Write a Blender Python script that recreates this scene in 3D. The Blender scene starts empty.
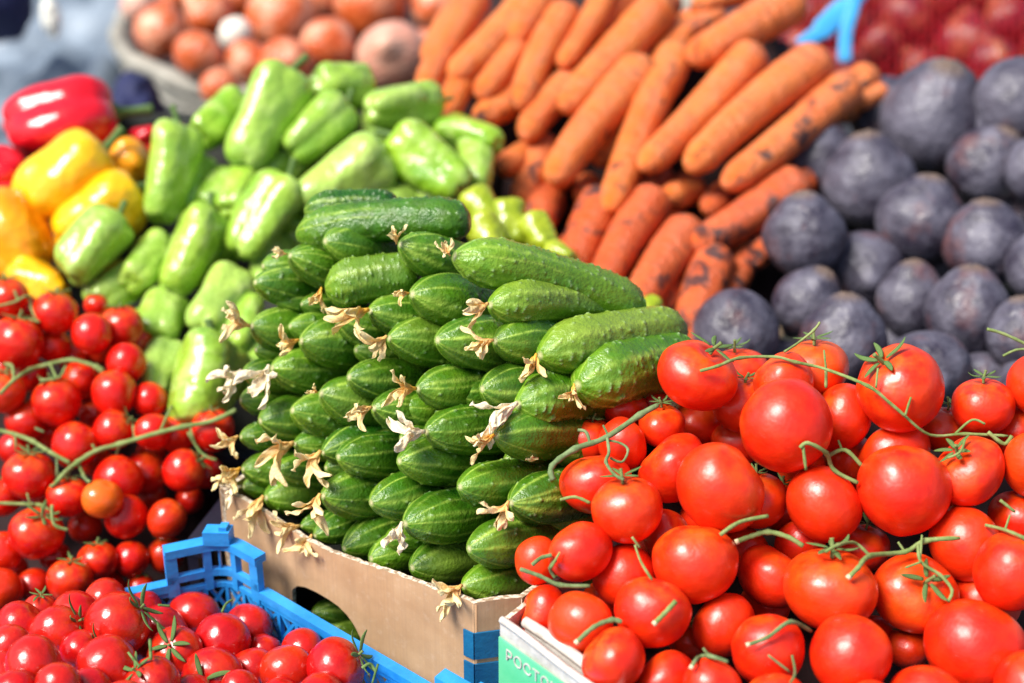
import bpy, bmesh, math, random
import numpy as np
from mathutils import Vector, Matrix, Quaternion, noise
R = random.Random(11)
S = bpy.context.scene
COL = S.collection
PI = math.pi
# ------------------------------------------------------------------ camera frame
CAMZ = 1.63
PITCH = math.radians(28)
F = 1700.0                      # focal length in pixels of the 1024 wide picture
FWD = Vector((0, math.cos(PITCH), -math.sin(PITCH)))
UP = Vector((0, math.sin(PITCH), math.cos(PITCH)))
RT = Vector((1, 0, 0))
ORG = Vector((0, 0, CAMZ))
TABLE = 0.75
def W(u, v, d):
    return ORG + d * (FWD + RT * ((u - 512) / F) + UP * (-(v - 341.5) / F))
def atz(u, v, z):               # where the sight line meets a level
    t = -(v - 341.5) / F
    return W(u, v, (z - CAMZ) / (FWD.z + UP.z * t))
def cdir(a, b, c):              # right, up, towards the viewer
    return (RT * a + UP * b - FWD * c).normalized()

# ------------------------------------------------------------------ mesh helpers
def mesh_from(name, verts, faces, mats=(), smooth=True, attrs=None):
    me = bpy.data.meshes.new(name)
    me.from_pydata([tuple(map(float, p)) for p in verts], [], faces)
    me.validate()
    for m in mats:
        me.materials.append(m)
    if smooth:
        me.polygons.foreach_set('use_smooth', [True] * len(me.polygons))
    if attrs:
        for k, a in attrs.items():
            at = me.attributes.new(k, 'FLOAT', 'POINT')
            at.data.foreach_set('value', np.asarray(a, dtype=np.float32).ravel())
    me.update()
    return me

def closed_grid(nx, na, P):
    """P: array (nx, na, 3) of rings, closed round and capped with poles"""
    verts = P.reshape(-1, 3)
    c0 = P[0].mean(0); c1 = P[-1].mean(0)
    verts = np.vstack([verts, c0[None], c1[None]])
    faces = []
    for i in range(nx - 1):
        for j in range(na):
            k = (j + 1) % na
            faces.append((i * na + j, i * na + k, (i + 1) * na + k, (i + 1) * na + j))
    a, b = nx * na, nx * na + 1
    for j in range(na):
        k = (j + 1) % na
        faces.append((a, k, j)); faces.append((b, (nx - 1) * na + j, (nx - 1) * na + k))
    return verts, faces

class MB:
    def __init__(s): s.v = []; s.f = []; s.m = []
    def add(s, v, f, mi=0):
        o = len(s.v); s.v += [Vector(p) for p in v]; s.f += [tuple(i + o for i in q) for q in f]; s.m += [mi] * len(f)
    def tube(s, pts, rad, n=8, flat=1.0, mi=0, side=None, cap=True):
        pts = [Vector(p) for p in pts]
        if not hasattr(rad, '__len__'): rad = [rad] * len(pts)
        prev = side.copy() if side is not None else None
        rings = []
        for i, p in enumerate(pts):
            t = (pts[min(i + 1, len(pts) - 1)] - pts[max(i - 1, 0)]).normalized()
            if prev is None:
                prev = t.orthogonal()
            a = (prev - t * prev.dot(t))
            if a.length < 1e-6: a = t.orthogonal()
            a.normalize(); b = t.cross(a); prev = a
            rings.append([p + a * rad[i] * math.cos(q * 2 * PI / n) + b * rad[i] * flat * math.sin(q * 2 * PI / n) for q in range(n)])
        v = [q for r in rings for q in r]
        f = []
        for i in range(len(pts) - 1):
            for j in range(n):
                k = (j + 1) % n
                f.append((i * n + j, i * n + k, (i + 1) * n + k, (i + 1) * n + j))
        if cap:
            f.append(tuple(range(n))[::-1]); f.append(tuple((len(pts) - 1) * n + j for j in range(n)))
        s.add(v, f, mi)
    def box(s, c, ax, ay, az, mi=0):          # centre and three half-vectors
        c = Vector(c); ax, ay, az = Vector(ax), Vector(ay), Vector(az)
        v = [c + ax * i + ay * j + az * k for i in (-1, 1) for j in (-1, 1) for k in (-1, 1)]
        s.add(v, [(0, 1, 3, 2), (4, 6, 7, 5), (0, 4, 5, 1), (2, 3, 7, 6), (0, 2, 6, 4), (1, 5, 7, 3)], mi)
    def mesh(s, name, mats, smooth=True):
        me = mesh_from(name, s.v, s.f, mats, smooth)
        me.polygons.foreach_set('material_index', s.m)
        bm = bmesh.new(); bm.from_mesh(me); bmesh.ops.recalc_face_normals(bm, faces=bm.faces); bm.to_mesh(me); bm.free()
        return me

def smooth_path(pts, n=5):
    pts = [Vector(p) for p in pts]
    out = []
    for i in range(len(pts) - 1):
        p0 = pts[max(i - 1, 0)]; p1 = pts[i]; p2 = pts[i + 1]; p3 = pts[min(i + 2, len(pts) - 1)]
        for k in range(n):
            t = k / n
            out.append(0.5 * ((2 * p1) + (p2 - p0) * t + (2 * p0 - 5 * p1 + 4 * p2 - p3) * t * t + (3 * p1 - p0 - 3 * p2 + p3) * t ** 3))
    out.append(pts[-1])
    return out

def bake(me, mods):
    o = bpy.data.objects.new('tmp', me); COL.objects.link(o)
    for ty, kw in mods:
        m = o.modifiers.new('m', ty)
        for k, val in kw.items(): setattr(m, k, val)
    bpy.context.view_layer.update()
    dg = bpy.context.evaluated_depsgraph_get()
    r = bpy.data.meshes.new_from_object(o.evaluated_get(dg))
    r.name = me.name
    bpy.data.objects.remove(o)
    return r

def link(name, me, parent=None, mat4=None):
    o = bpy.data.objects.new(name, me); COL.objects.link(o)
    if mat4 is not None: o.matrix_world = mat4
    if parent is not None:
        o.parent = parent
        o.matrix_parent_inverse = Matrix.Identity(4)
    return o
def tag(o, label, cat, group=None, kind=None):
    if label: o['label'] = label
    if cat: o['category'] = cat
    if group: o['group'] = group
    if kind: o['kind'] = kind
    return o
def rooted(o, part):
    """turn a one-mesh thing into an Empty with that mesh as a named part"""
    nm = o.name.split('.')[0]; o.name = part
    e = bpy.data.objects.new(nm, None); COL.objects.link(e); e.empty_display_size = .01
    e.matrix_basis = o.matrix_basis.copy()
    for k_ in list(o.keys()): e[k_] = o[k_]; del o[k_]
    o.parent = e; o.matrix_basis = Matrix.Identity(4)
    return e
def frame(loc, z=None, x=None, scale=1.0, roll=0.0):
    """matrix with local Z (or X) along a direction"""
    if z is not None: q = z.to_track_quat('Z', 'Y') @ Quaternion((0, 0, 1), roll)
    else: q = x.to_track_quat('X', 'Z') @ Quaternion((1, 0, 0), roll)
    if not hasattr(scale, '__len__'): scale = (scale,) * 3
    return Matrix.Translation(loc) @ q.to_matrix().to_4x4() @ Matrix.Diagonal((*scale, 1))

# ------------------------------------------------------------------ materials
class NT:
    def __init__(s, name):
        s.m = bpy.data.materials.new(name); s.m.use_nodes = True
        s.t = s.m.node_tree; s.b = s.t.nodes['Principled BSDF']
    def n(s, ty, **kw):
        nd = s.t.nodes.new(ty)
        for k, v in kw.items():
            if k.startswith('i_'):
                key = k[2:].replace('_', ' ')
                tgt = nd.inputs[int(key)] if key.isdigit() else nd.inputs[key]
                s.set(tgt, v)
            else: setattr(nd, k, v)
        return nd
    def set(s, inp, v):
        if isinstance(v, bpy.types.NodeSocket): s.t.links.new(v, inp)
        else: inp.default_value = v
    def P(s, **kw):
        for k, v in kw.items(): s.set(s.b.inputs[k.replace('_', ' ')], v)
    def noise(s, scale, detail=3, rough=.55, vec=None, dist=0.0):
        nd = s.n('ShaderNodeTexNoise', i_Scale=scale, i_Detail=detail, i_Roughness=rough, i_Distortion=dist)
        if vec is not None: s.set(nd.inputs['Vector'], vec)
        return nd.outputs['Fac']
    def mix(s, f, a, b, mode='MIX'):
        nd = s.n('ShaderNodeMix', data_type='RGBA', blend_type=mode)
        s.set(nd.inputs[0], f); s.set(nd.inputs[6], c4(a)); s.set(nd.inputs[7], c4(b))
        return nd.outputs[2]
    def ramp(s, f, lo, hi, a=0.0, b=1.0):
        nd = s.n('ShaderNodeMapRange', clamp=True)
        s.set(nd.inputs[0], f); s.set(nd.inputs[1], lo); s.set(nd.inputs[2], hi); s.set(nd.inputs[3], a); s.set(nd.inputs[4], b)
        return nd.outputs[0]
    def math(s, op, a, b=0.0):
        nd = s.n('ShaderNodeMath', operation=op); s.set(nd.inputs[0], a); s.set(nd.inputs[1], b); return nd.outputs[0]
    def attr(s, name): return s.n('ShaderNodeAttribute', attribute_name=name).outputs['Fac']
    def obj(s): return s.n('ShaderNodeTexCoord').outputs['Object']
    def rnd(s): return s.n('ShaderNodeObjectInfo').outputs['Random']
    def ocol(s):
        sep = s.n('ShaderNodeSeparateColor'); s.set(sep.inputs[0], s.n('ShaderNodeObjectInfo').outputs['Color']); return sep.outputs
    def shifted(s, scale=None):   # object coordinates moved by the object's random number
        mp = s.n('ShaderNodeVectorMath', operation='ADD')
        s.set(mp.inputs[0], s.obj())
        cmb = s.n('ShaderNodeMath', operation='MULTIPLY'); s.set(cmb.inputs[0], s.rnd()); cmb.inputs[1].default_value = 37.0
        s.set(mp.inputs[1], cmb.outputs[0])
        return mp.outputs[0]
    def bump(s, h, strength=.3, dist=.01):
        nd = s.n('ShaderNodeBump', i_Strength=strength, i_Distance=dist); s.set(nd.inputs['Height'], h)
        s.set(s.b.inputs['Normal'], nd.outputs[0])
def c4(c):
    if isinstance(c, bpy.types.NodeSocket): return c
    return (c[0], c[1], c[2], 1.0)

def m_tomato(name, red, deep, orange, rough):
    k = NT(name); v = k.shifted(); oc = k.ocol()
    n1 = k.noise(1.6, 2, vec=v)
    base = k.mix(k.ramp(n1, .35, .7), deep, red)
    sep = k.n('ShaderNodeSeparateXYZ'); k.set(sep.inputs[0], k.obj())
    sh = k.ramp(sep.outputs[2], .1, .95, 0, .55)
    base = k.mix(k.math('MULTIPLY', sh, k.ramp(k.noise(2.3, 2, vec=v), .35, .65)), base, orange)
    base = k.mix(oc[0], base, orange)
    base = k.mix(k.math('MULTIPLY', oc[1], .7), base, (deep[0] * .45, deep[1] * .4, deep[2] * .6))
    dots = k.ramp(k.noise(22, 2, vec=v), .70, .78, 0, .25)
    base = k.mix(dots, base, orange)
    k.P(Base_Color=base, Roughness=k.ramp(k.noise(2.5, 4, .65, vec=v), .35, .7, rough * .85, rough * 1.5), Coat_Weight=.22, Coat_Roughness=.2)
    k.P(Subsurface_Weight=.1, Subsurface_Scale=.25)
    k.b.inputs['Subsurface Radius'].default_value = (.03, .006, .003)
    k.bump(k.noise(3, 2, vec=v), .05, .03)
    return k.m
M = {}
M['tomato'] = m_tomato('tomato_skin', (.82, .032, .003), (.68, .014, .002), (.88, .17, .008), .34)
M['cherry'] = m_tomato('cherry_tomato_skin', (.74, .014, .004), (.54, .005, .003), (.86, .15, .012), .2)
M['crate_tomato'] = m_tomato('small_tomato_skin', (.58, .006, .006), (.40, .003, .004), (.75, .06, .01), .2)

def m_stem(name, a, b):
    k = NT(name); v = k.shifted()
    k.P(Base_Color=k.mix(k.ramp(k.noise(90, 5, .7, vec=v), .35, .65), a, b), Roughness=.75); k.b.inputs['Specular IOR Level'].default_value = .25
    k.bump(k.noise(400, 4, .7, vec=v), .6, .0008); return k.m
M['stem'] = m_stem('vine_stem', (.13, .20, .05), (.27, .33, .12))
M['stem_dark'] = m_stem('vine_stem_dark', (.09, .15, .05), (.20, .27, .12))
M['sepal'] = m_stem('sepal', (.06, .13, .03), (.17, .26, .08))
M['cut_end'] = m_stem('cut_stem_end', (.60, .50, .30), (.7, .62, .42))

k = NT('cucumber_skin'); v = k.shifted(); oc = k.ocol()
dark = k.mix(k.ramp(k.noise(3.2, 5, .65, vec=v), .38, .64), (.006, .050, .002), (.020, .115, .004))
light = k.mix(k.ramp(k.noise(3, 3, vec=v), .3, .7), (.085, .235, .006), (.20, .36, .016))
fresh = k.math('ADD', k.math('MULTIPLY', k.attr('pale'), .75), k.math('MULTIPLY', oc[0], .6))
sep = k.n('ShaderNodeSeparateXYZ'); k.set(sep.inputs[0], k.obj())
base = k.mix(k.ramp(fresh, 0, 1), dark, light)
base = k.mix(k.math('MULTIPLY', k.ramp(sep.outputs[2], .1, .5), k.ramp(k.rnd(), .55, 1, 0, .5)), base, (.32, .42, .05))
base = k.mix(k.math('MULTIPLY', k.ramp(k.rnd(), 0, .3, .45, 0), 1.0), base, (.008, .06, .003))
base = k.mix(k.math('MULTIPLY', k.attr('stripe'), k.ramp(k.noise(5, 4, .7, vec=v), .34, .56, .15, 1)), base, (.36, .52, .07))
base = k.mix(k.attr('wart'), base, (.42, .55, .30))
base = k.mix(k.attr('nub'), base, (.60, .55, .30))
k.P(Base_Color=base, Roughness=k.ramp(k.noise(9, 3, vec=v), .3, .7, .22, .38), Coat_Weight=.1, Coat_Roughness=.15)
vo = k.n('ShaderNodeTexVoronoi', i_Scale=9.0); k.set(vo.inputs['Vector'], v)
k.bump(k.math('ADD', k.noise(12, 4, vec=v), k.ramp(vo.outputs['Distance'], .05, .22, .9, 0)), .22, .03)
M['cuke'] = k.m

k = NT('withered_petal'); v = k.shifted(); oc = k.ocol()
a = k.mix(k.attr('tipf'), (1.0, .55, .06), (1.0, .84, .42))
base = k.mix(oc[0], a, (.98, .90, .70))
base = k.mix(k.ramp(k.noise(9, 3, vec=v), .52, .75, 0, .35), base, (.95, .55, .12))
k.P(Base_Color=base, Roughness=.55)
k.bump(k.noise(14, 3, vec=v), .25, .02)
tr = k.n('ShaderNodeBsdfTranslucent'); k.set(tr.inputs[0], base)
mx = k.n('ShaderNodeMixShader', i_0=.30); k.set(mx.inputs[1], k.b.outputs[0]); k.set(mx.inputs[2], tr.outputs[0])
k.set(k.t.nodes['Material Output'].inputs[0], mx.outputs[0])
M['petal'] = k.m

def m_pepper(name, a, b, pale, rough=.2):
    k = NT(name); v = k.shifted(); oc = k.ocol()
    base = k.mix(k.ramp(k.noise(1.5, 3, vec=v), .3, .7), a, b)
    base = k.mix(k.ramp(k.noise(2.4, 3, vec=v), .5, .72, 0, .5), base, pale)
    base = k.mix(oc[0], base, pale)
    k.P(Base_Color=base, Roughness=k.ramp(k.noise(6, 3, vec=v), .3, .7, rough * .8, rough * 1.4), Coat_Weight=.4, Coat_Roughness=.18)
    k.P(Subsurface_Weight=.1, Subsurface_Scale=.2)
    k.b.inputs['Subsurface Radius'].default_value = (.02, .02, .005)
    k.bump(k.noise(2.4, 2, vec=v), .18, .05)
    return k.m
M['green'] = m_pepper('green_pepper_skin', (.15, .35, .010), (.34, .54, .03), (.58, .70, .24), .24)
M['lime'] = m_pepper('yellow_green_pepper_skin', (.24, .33, .008), (.38, .45, .02), (.50, .56, .08))
M['red'] = m_pepper('red_pepper_skin', (.62, .004, .012), (.70, .008, .02), (.72, .015, .03), .16)
M['yellow'] = m_pepper('yellow_pepper_skin', (.88, .42, .004), (.90, .52, .008), (.92, .32, .005), .2)

k = NT('carrot_skin'); v = k.shifted(); oc = k.ocol()
base = k.mix(k.ramp(k.noise(1.1, 2, vec=v), .3, .7), (.85, .15, .012), (.89, .27, .03))
base = k.mix(k.ramp(k.noise(2.2, 4, .65, vec=v), .42, .66, 0, .6), base, (.80, .22, .10))
base = k.mix(k.math('MULTIPLY', k.rnd(), .35), base, (.88, .25, .08))
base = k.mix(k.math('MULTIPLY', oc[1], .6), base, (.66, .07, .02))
mpv = k.n('ShaderNodeMapping'); k.set(mpv.inputs[0], v); mpv.inputs['Scale'].default_value = (9, 1.2, 1.2)
rings = k.noise(1.4, 3, vec=mpv.outputs[0])
base = k.mix(k.ramp(rings, .56, .68, 0, .65), base, (.36, .09, .035))
soil = k.noise(1.7, 5, .62, vec=v, dist=.4)
thr = k.math('SUBTRACT', .655, k.math('MULTIPLY', oc[0], .16))
sm = k.n('ShaderNodeMapRange', clamp=True); k.set(sm.inputs[0], soil); k.set(sm.inputs[1], thr); k.set(sm.inputs[2], k.math('ADD', thr, .07))
base = k.mix(k.math('MULTIPLY', sm.outputs[0], .9), base, (.035, .025, .03))
base = k.mix(k.ramp(k.noise(6, 5, .75, vec=v), .56, .72, 0, .55), base, (.38, .09, .03))
base = k.mix(k.math('MULTIPLY', k.attr('crown'), k.ramp(k.noise(5, 3, vec=v), .35, .6)), base, (.05, .045, .03))
k.P(Base_Color=base, Roughness=.38, Subsurface_Weight=.06, Subsurface_Scale=.15)
k.b.inputs['Subsurface Radius'].default_value = (.03, .01, .005)
k.bump(k.math('ADD', rings, k.math('MULTIPLY', k.noise(8, 5, .7, vec=v), .6)), .5, .05)
M['carrot'] = k.m

k = NT('beetroot_skin'); v = k.shifted(); oc = k.ocol()
base = k.mix(k.ramp(k.noise(1.3, 4, .6, vec=v), .36, .64), (.028, .023, .040), (.125, .118, .155))
base = k.mix(k.ramp(k.noise(4.5, 5, .7, vec=v), .55, .75, 0, .65), base, (.022, .018, .03))
base = k.mix(k.ramp(k.noise(.9, 3, vec=v), .56, .70, 0, .75), base, (.13, .05, .05))
base = k.mix(k.ramp(k.noise(16, 4, .7, vec=v), .6, .75, 0, .5), base, (.19, .175, .20))
base = k.mix(k.attr('crown'), base, (.16, .11, .08))
k.P(Base_Color=base, Roughness=k.ramp(k.noise(5, 3, vec=v), .3, .7, .34, .58))
k.bump(k.noise(4, 4, .55, vec=v), .2, .04)
M['beet'] = k.m

def m_onion(name, a, b, pale):
    k = NT(name); oc = k.ocol()
    mp = k.n('ShaderNodeMapping'); k.set(mp.inputs[0], k.shifted()); mp.inputs['Scale'].default_value = (3, 3, .35)
    n = k.noise(2.2, 4, vec=mp.outputs[0])
    base = k.mix(k.ramp(n, .3, .7), a, b)
    base = k.mix(k.ramp(k.noise(1.2, 3, vec=k.shifted()), .45, .65, 0, .8), base, pale)
    base = k.mix(oc[0], base, (.84, .78, .66))
    k.P(Base_Color=base, Roughness=.26, Coat_Weight=.3, Coat_Roughness=.25); k.bump(n, .3, .03)
    return k.m
M['onion'] = m_onion('onion_skin', (.55, .075, .015), (.72, .16, .035), (.84, .42, .26))
M['redonion'] = m_onion('red_onion_skin', (.11, .004, .015), (.22, .012, .02), (.42, .12, .05))

def m_plain(name, a, b, sc, rough, bump=.2, metal=0.0):
    k = NT(name); v = k.obj()
    n = k.noise(sc, 4, .6, vec=v)
    k.P(Base_Color=k.mix(k.ramp(n, .3, .7), a, b), Roughness=rough, Metallic=metal)
    k.bump(k.noise(sc * 4, 3, vec=v), bump, .003); return k.m
M['blue'] = m_plain('blue_plastic', (.008, .20, .60), (.035, .34, .80), 26, .42, .3)
M['blue_dark'] = m_plain('printed_blue_ink', (.003, .10, .24), (.004, .14, .30), 60, .6)
M['black_plastic'] = m_plain('black_plastic', (.006, .006, .014), (.012, .012, .025), 30, .4)
M['shade_sheet'] = m_plain('gap_shade_dark', (.010, .012, .010), (.02, .022, .016), 20, .9)  # near-black colour standing in for shade between the produce
M['shade_sheet_red'] = m_plain('gap_shade_dark_red', (.012, .002, .002), (.02, .003, .003), 20, .9)  # reddish near-black for shade in the gaps, also colours the sack back
M['table'] = m_plain('stall_cloth', (.02, .022, .03), (.035, .037, .045), 12, .9)
M['wood'] = m_plain('stall_wood', (.25, .17, .10), (.34, .24, .15), 8, .7)
M['pale_rim'] = m_plain('pale_plastic', (.62, .68, .72), (.72, .77, .80), 20, .45)
M['sack'] = m_plain('grey_wicker', (.20, .19, .16), (.40, .38, .32), 18, .8, .6)
M['navy'] = m_plain('navy_fabric', (.008, .012, .05), (.015, .02, .09), 14, .8)
M['stubm'] = m_plain('beet_leaf_stub', (.07, .06, .06), (.15, .12, .11), 30, .8)
M['tarp'] = m_plain('grey_blue_plastic_sheet', (.13, .17, .22), (.34, .40, .46), 4, .32, .4)
M['glint'] = m_plain('white_glint', (.85, .83, .70), (.9, .88, .78), 30, .5)  # white colour standing in for a bright glint
M['asphalt'] = m_plain('asphalt', (.04, .04, .042), (.07, .07, .07), 40, .9, .5)
M['net'] = m_plain('red_net', (.50, .001, .008), (.62, .002, .012), 40, .4)
M['strap'] = m_plain('blue_ribbon', (.04, .33, .72), (.10, .48, .85), 10, .35)

k = NT('corrugated_cardboard'); v = k.obj()
mp = k.n('ShaderNodeMapping'); k.set(mp.inputs[0], v); mp.inputs['Scale'].default_value = (420, 420, 3)
fl = k.noise(1.0, 1, vec=mp.outputs[0])
base = k.mix(k.ramp(k.noise(16, 5, .6, vec=v), .3, .7), (.42, .24, .115), (.62, .40, .225))
base = k.mix(k.ramp(k.noise(130, 4, .7, vec=v), .55, .75, 0, .4), base, (.66, .48, .34))
base = k.mix(k.ramp(fl, .4, .7, 0, .2), base, (.36, .22, .13))
base = k.mix(k.ramp(k.noise(11, 3, .5, vec=v), .54, .72, 0, .35), base, (.33, .19, .10))
k.P(Base_Color=base, Roughness=.82); k.bump(k.math('ADD', k.math('MULTIPLY', fl, .35), k.noise(70, 5, .65, vec=v)), .35, .0012)
M['card'] = k.m
k = NT('cut_cardboard_edge'); v = k.obj()
base = k.mix(k.ramp(k.noise(260, 2, vec=v), .42, .58), (.30, .21, .13), (.72, .62, .48))
k.P(Base_Color=base, Roughness=.9); M['edge'] = k.m
k = NT('white_coated_card'); v = k.obj()
base = k.mix(k.ramp(k.noise(60, 4, .7, vec=v), .35, .7), (.45, .41, .35), (.68, .65, .60))
k.P(Base_Color=base, Roughness=.7); k.bump(k.noise(120, 3, vec=v), .4, .002); M['whitecard'] = k.m
k = NT('green_printed_card'); v = k.obj()
base = k.mix(k.ramp(k.noise(22, 4, vec=v), .3, .7), (.07, .50, .22), (.20, .66, .36))
k.P(Base_Color=base, Roughness=.55); M['greencard'] = k.m

# ------------------------------------------------------------------ produce meshes
def n3(x, y, z): return noise.noise(Vector((x, y, z)))
def vnoise(P, s, off):
    flat = P.reshape(-1, 3)
    return np.array([n3(p[0] * s + off, p[1] * s, p[2] * s) for p in flat]).reshape(P.shape[:-1])

def make_cuke(seed, A, warts, bend):
    g = np.random.RandomState(seed)
    na = 120; nx = int(A / .026)
    xs = np.linspace(0, 1, nx); xs = (1 - np.cos(xs * PI)) / 2 * .35 + xs * .65
    x = .012 * A + xs * (A * .976); ang = np.arange(na) * 2 * PI / na
    a0 = g.uniform(.9, 1.1); b0 = .75
    r = np.ones(nx)
    t = np.clip(x / a0, 0, 1); r *= (1 - (1 - t) ** 2.1) ** .66
    t = np.clip((A - x) / b0, 0, 1); r *= (1 - (1 - t) ** 2.3) ** .5
    r = .5 * r * (1 + .03 * np.sin(x * 2.1 + g.rand() * 6))
    X, AN = np.meshgrid(x, ang, indexing='ij')
    ridge = .014 * np.cos(9 * AN + g.rand() * 6 + .25 * np.sin(X * 1.7))
    RR = r[:, None] * (1 + ridge + .03 * np.cos(2 * AN + g.rand() * 6))
    stripe = np.zeros_like(X)
    ns = g.randint(9, 13)
    for i in range(ns):
        ac = i * 2 * PI / ns + g.uniform(-.22, .22); ln = g.uniform(.35, .95) * min(A, 3.2)
        wd = g.uniform(.03, .15)
        dd = np.angle(np.exp(1j * (AN - ac - .05 * np.sin(X * 4 + i))))
        fade = np.clip((ln - X) / (ln * .45), 0, 1) ** .8
        stripe = np.maximum(stripe, np.exp(-(dd / (wd * (1.0 + .9 * np.clip(.5 - X, 0, 1)))) ** 2) * fade * g.uniform(.25, 1.0))
    pale = np.clip(1 - X / (.38 * A), 0, 1) * .55 + .35 * np.clip(np.cos(AN - g.rand() * 6), 0, 1)
    wart = np.zeros_like(X); disp = np.zeros_like(X)
    for i in range(int(warts * A)):
        wx = g.uniform(.25, A - .1); wa = g.uniform(0, 2 * PI); wr = g.uniform(.017, .034)
        da = np.angle(np.exp(1j * (AN - wa))) * np.maximum(RR, .05)
        q = ((X - wx) ** 2 + da ** 2) / wr ** 2
        h = np.exp(-q)
        disp += h * wr * g.uniform(.6, 1.0); wart = np.maximum(wart, np.exp(-q * 2.2) * g.uniform(.3, .9))
        disp += .010 * np.exp(-q / 7)
    RR = RR + disp
    dz = -bend * ((X - A / 2) ** 2 - (A / 2) ** 2) * 4 / A ** 2
    P = np.stack([X, RR * np.cos(AN), RR * np.sin(AN) + dz], -1)
    verts, faces = closed_grid(nx, na, P)
    nub = np.clip(1 - X / .035, 0, 1)
    pad = lambda a, e0, e1: np.concatenate([a.ravel(), [e0, e1]])
    return mesh_from('cucumber', verts, faces, [M['cuke']], attrs={'stripe': pad(stripe, 0, 0), 'pale': pad(pale, .5, 0), 'wart': pad(np.clip(wart, 0, 1), 0, 0), 'nub': pad(nub, 1, .4)})
CUKE_S = [make_cuke(i, a, w, b) for i, (a, w, b) in enumerate([(2.7, 16, .02), (2.9, 22, .04), (3.1, 12, -.03), (2.8, 26, .05), (3.0, 18, 0), (2.6, 14, .03)])]
CUKE_L = [make_cuke(40 + i, a, w, b) for i, (a, w, b) in enumerate([(3.6, 46, .10), (4.2, 52, .16), (4.8, 50, .30)])]

def make_blossom(seed):
    g = random.Random(seed); verts = []; faces = []; tf = []
    npet = g.choice([4, 5, 5, 6])
    for p in range(npet):
        az = p * 2 * PI / npet + g.uniform(-.4, .4)
        out = Vector((math.cos(az), math.sin(az), 0)); sd = Vector((-math.sin(az), math.cos(az), 0))
        n, mth = 13, 6; L = g.uniform(.65, 1.1); spread = g.uniform(.2, 1.2); curl = g.uniform(-2.6, 2.8); tw = g.uniform(-2.5, 2.5); sway = g.uniform(-.8, .8)
        pos = out * .05; th = .15; base = len(verts); f1, f2 = g.uniform(5, 9), g.uniform(0, 6)
        for i in range(n):
            t = i / (n - 1)
            th = spread * min(1, t * 2.0) + curl * max(0, t - .45) ** 1.2
            d = Vector((0, 0, 1)) * math.cos(th) + out * math.sin(th)
            dd = (d + sd * sway * t).normalized(); pos = pos + dd * L / (n - 1)
            nrm = (out * math.cos(th) - Vector((0, 0, 1)) * math.sin(th))
            s2 = sd * math.cos(tw * t) + nrm * math.sin(tw * t); n2 = nrm * math.cos(tw * t) - sd * math.sin(tw * t)
            w = (.03 + .10 * math.sin(PI * min(1, t * .92 + .06)) ** .8) * (1.0 if i < n - 1 else .4)
            for j in range(mth):
                q = j / (mth - 1) * 2 - 1
                ru = .07 * math.sin(f1 * t * 2 + q * 4 + f2) + .09 * (q * q) * (1 if p % 2 else -1) + .03 * g.uniform(-1, 1)
                verts.append(pos + s2 * (w * q * (1 + .15 * math.sin(9 * t + f2))) + n2 * ru * t ** .5)
                tf.append(min(1, t * 1.3))
        for i in range(n - 1):
            for j in range(mth - 1):
                a = base + i * mth + j; faces.append((a, a + 1, a + mth + 1, a + mth))
    me = mesh_from('blossom', verts, faces, [M['petal']], attrs={'tipf': tf})
    me = bake(me, [('SOLIDIFY', dict(thickness=.014, offset=0)), ('SUBSURF', dict(levels=1))])
    mb = MB(); mb.tube([(0, 0, -.06), (0, 0, .02), (0, 0, .12), (.01, 0, .2)], [.05, .055, .085, .06], 8)
    m2 = mb.mesh('t', [M['petal']])
    bm = bmesh.new(); bm.from_mesh(me); bm.from_mesh(m2); bm.to_mesh(me); bm.free()
    me.polygons.foreach_set('use_smooth', [True] * len(me.polygons))
    return me
BLOSSOM = [make_blossom(100 + i) for i in range(10)]

def make_tomato(seed, flat, lob, dimple, mat, point=0.0, nm='tomato'):
    g = random.Random(seed); nx, na = 44, 72
    P = np.zeros((nx, na, 3)); ph = g.uniform(0, 6); nl = g.choice([4, 5, 6]); ex = g.uniform(-.03, .03); e2 = g.uniform(0, 3)
    for i in range(nx):
        th = (i + .35) / (nx - .3) * PI
        for j in range(na):
            a = j * 2 * PI / na; s = math.sin(th); c = math.cos(th)
            top = max(0, c)
            rr = 1 + lob * math.cos(nl * a + ph) * (top ** .8) * s + lob * .5 * math.cos(2 * a + ph) * s + ex * math.cos(2 * a + e2)
            rr += .018 * n3(s * math.cos(a) * 1.4 + seed, s * math.sin(a) * 1.4, c * 1.4)
            # slightly broad shoulders
            rad = s * rr * (1 + .05 * math.sin(2 * th) * (1 if c > 0 else .3))
            z = c * flat
            rho = rad
            if c > 0: z -= dimple * math.exp(-(rho / .26) ** 2)
            else: z -= point * math.exp(-(rho / .22) ** 2)
            P[i, j] = (rad * math.cos(a), rad * math.sin(a), z)
    verts, faces = closed_grid(nx, na, P)
    faces = [f[::-1] for f in faces]
    return mesh_from(nm, verts, faces, [mat])
TOM = [make_tomato(i, f, l, d, M['tomato'], p) for i, (f, l, d, p) in enumerate([(.84, .06, .18, 0), (.88, .045, .15, 0), (.82, .075, .2, 0), (.93, .04, .14, .04), (.87, .06, .17, 0), (.97, .045, .12, .05)])]
CHE = [make_tomato(20 + i, f, l, d, M['cherry'], p, 'cherry_tomato') for i, (f, l, d, p) in enumerate([(.97, .012, .08, 0), (1.0, .01, .07, .02), (.94, .02, .09, 0), (1.02, .012, .06, .03)])]
CRT = [make_tomato(30 + i, f, l, d, M['crate_tomato'], p, 'small_tomato') for i, (f, l, d, p) in enumerate([(.97, .012, .08, 0), (1.02, .01, .07, .02), (.94, .02, .09, 0), (1.06, .012, .06, .04)])]

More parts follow.
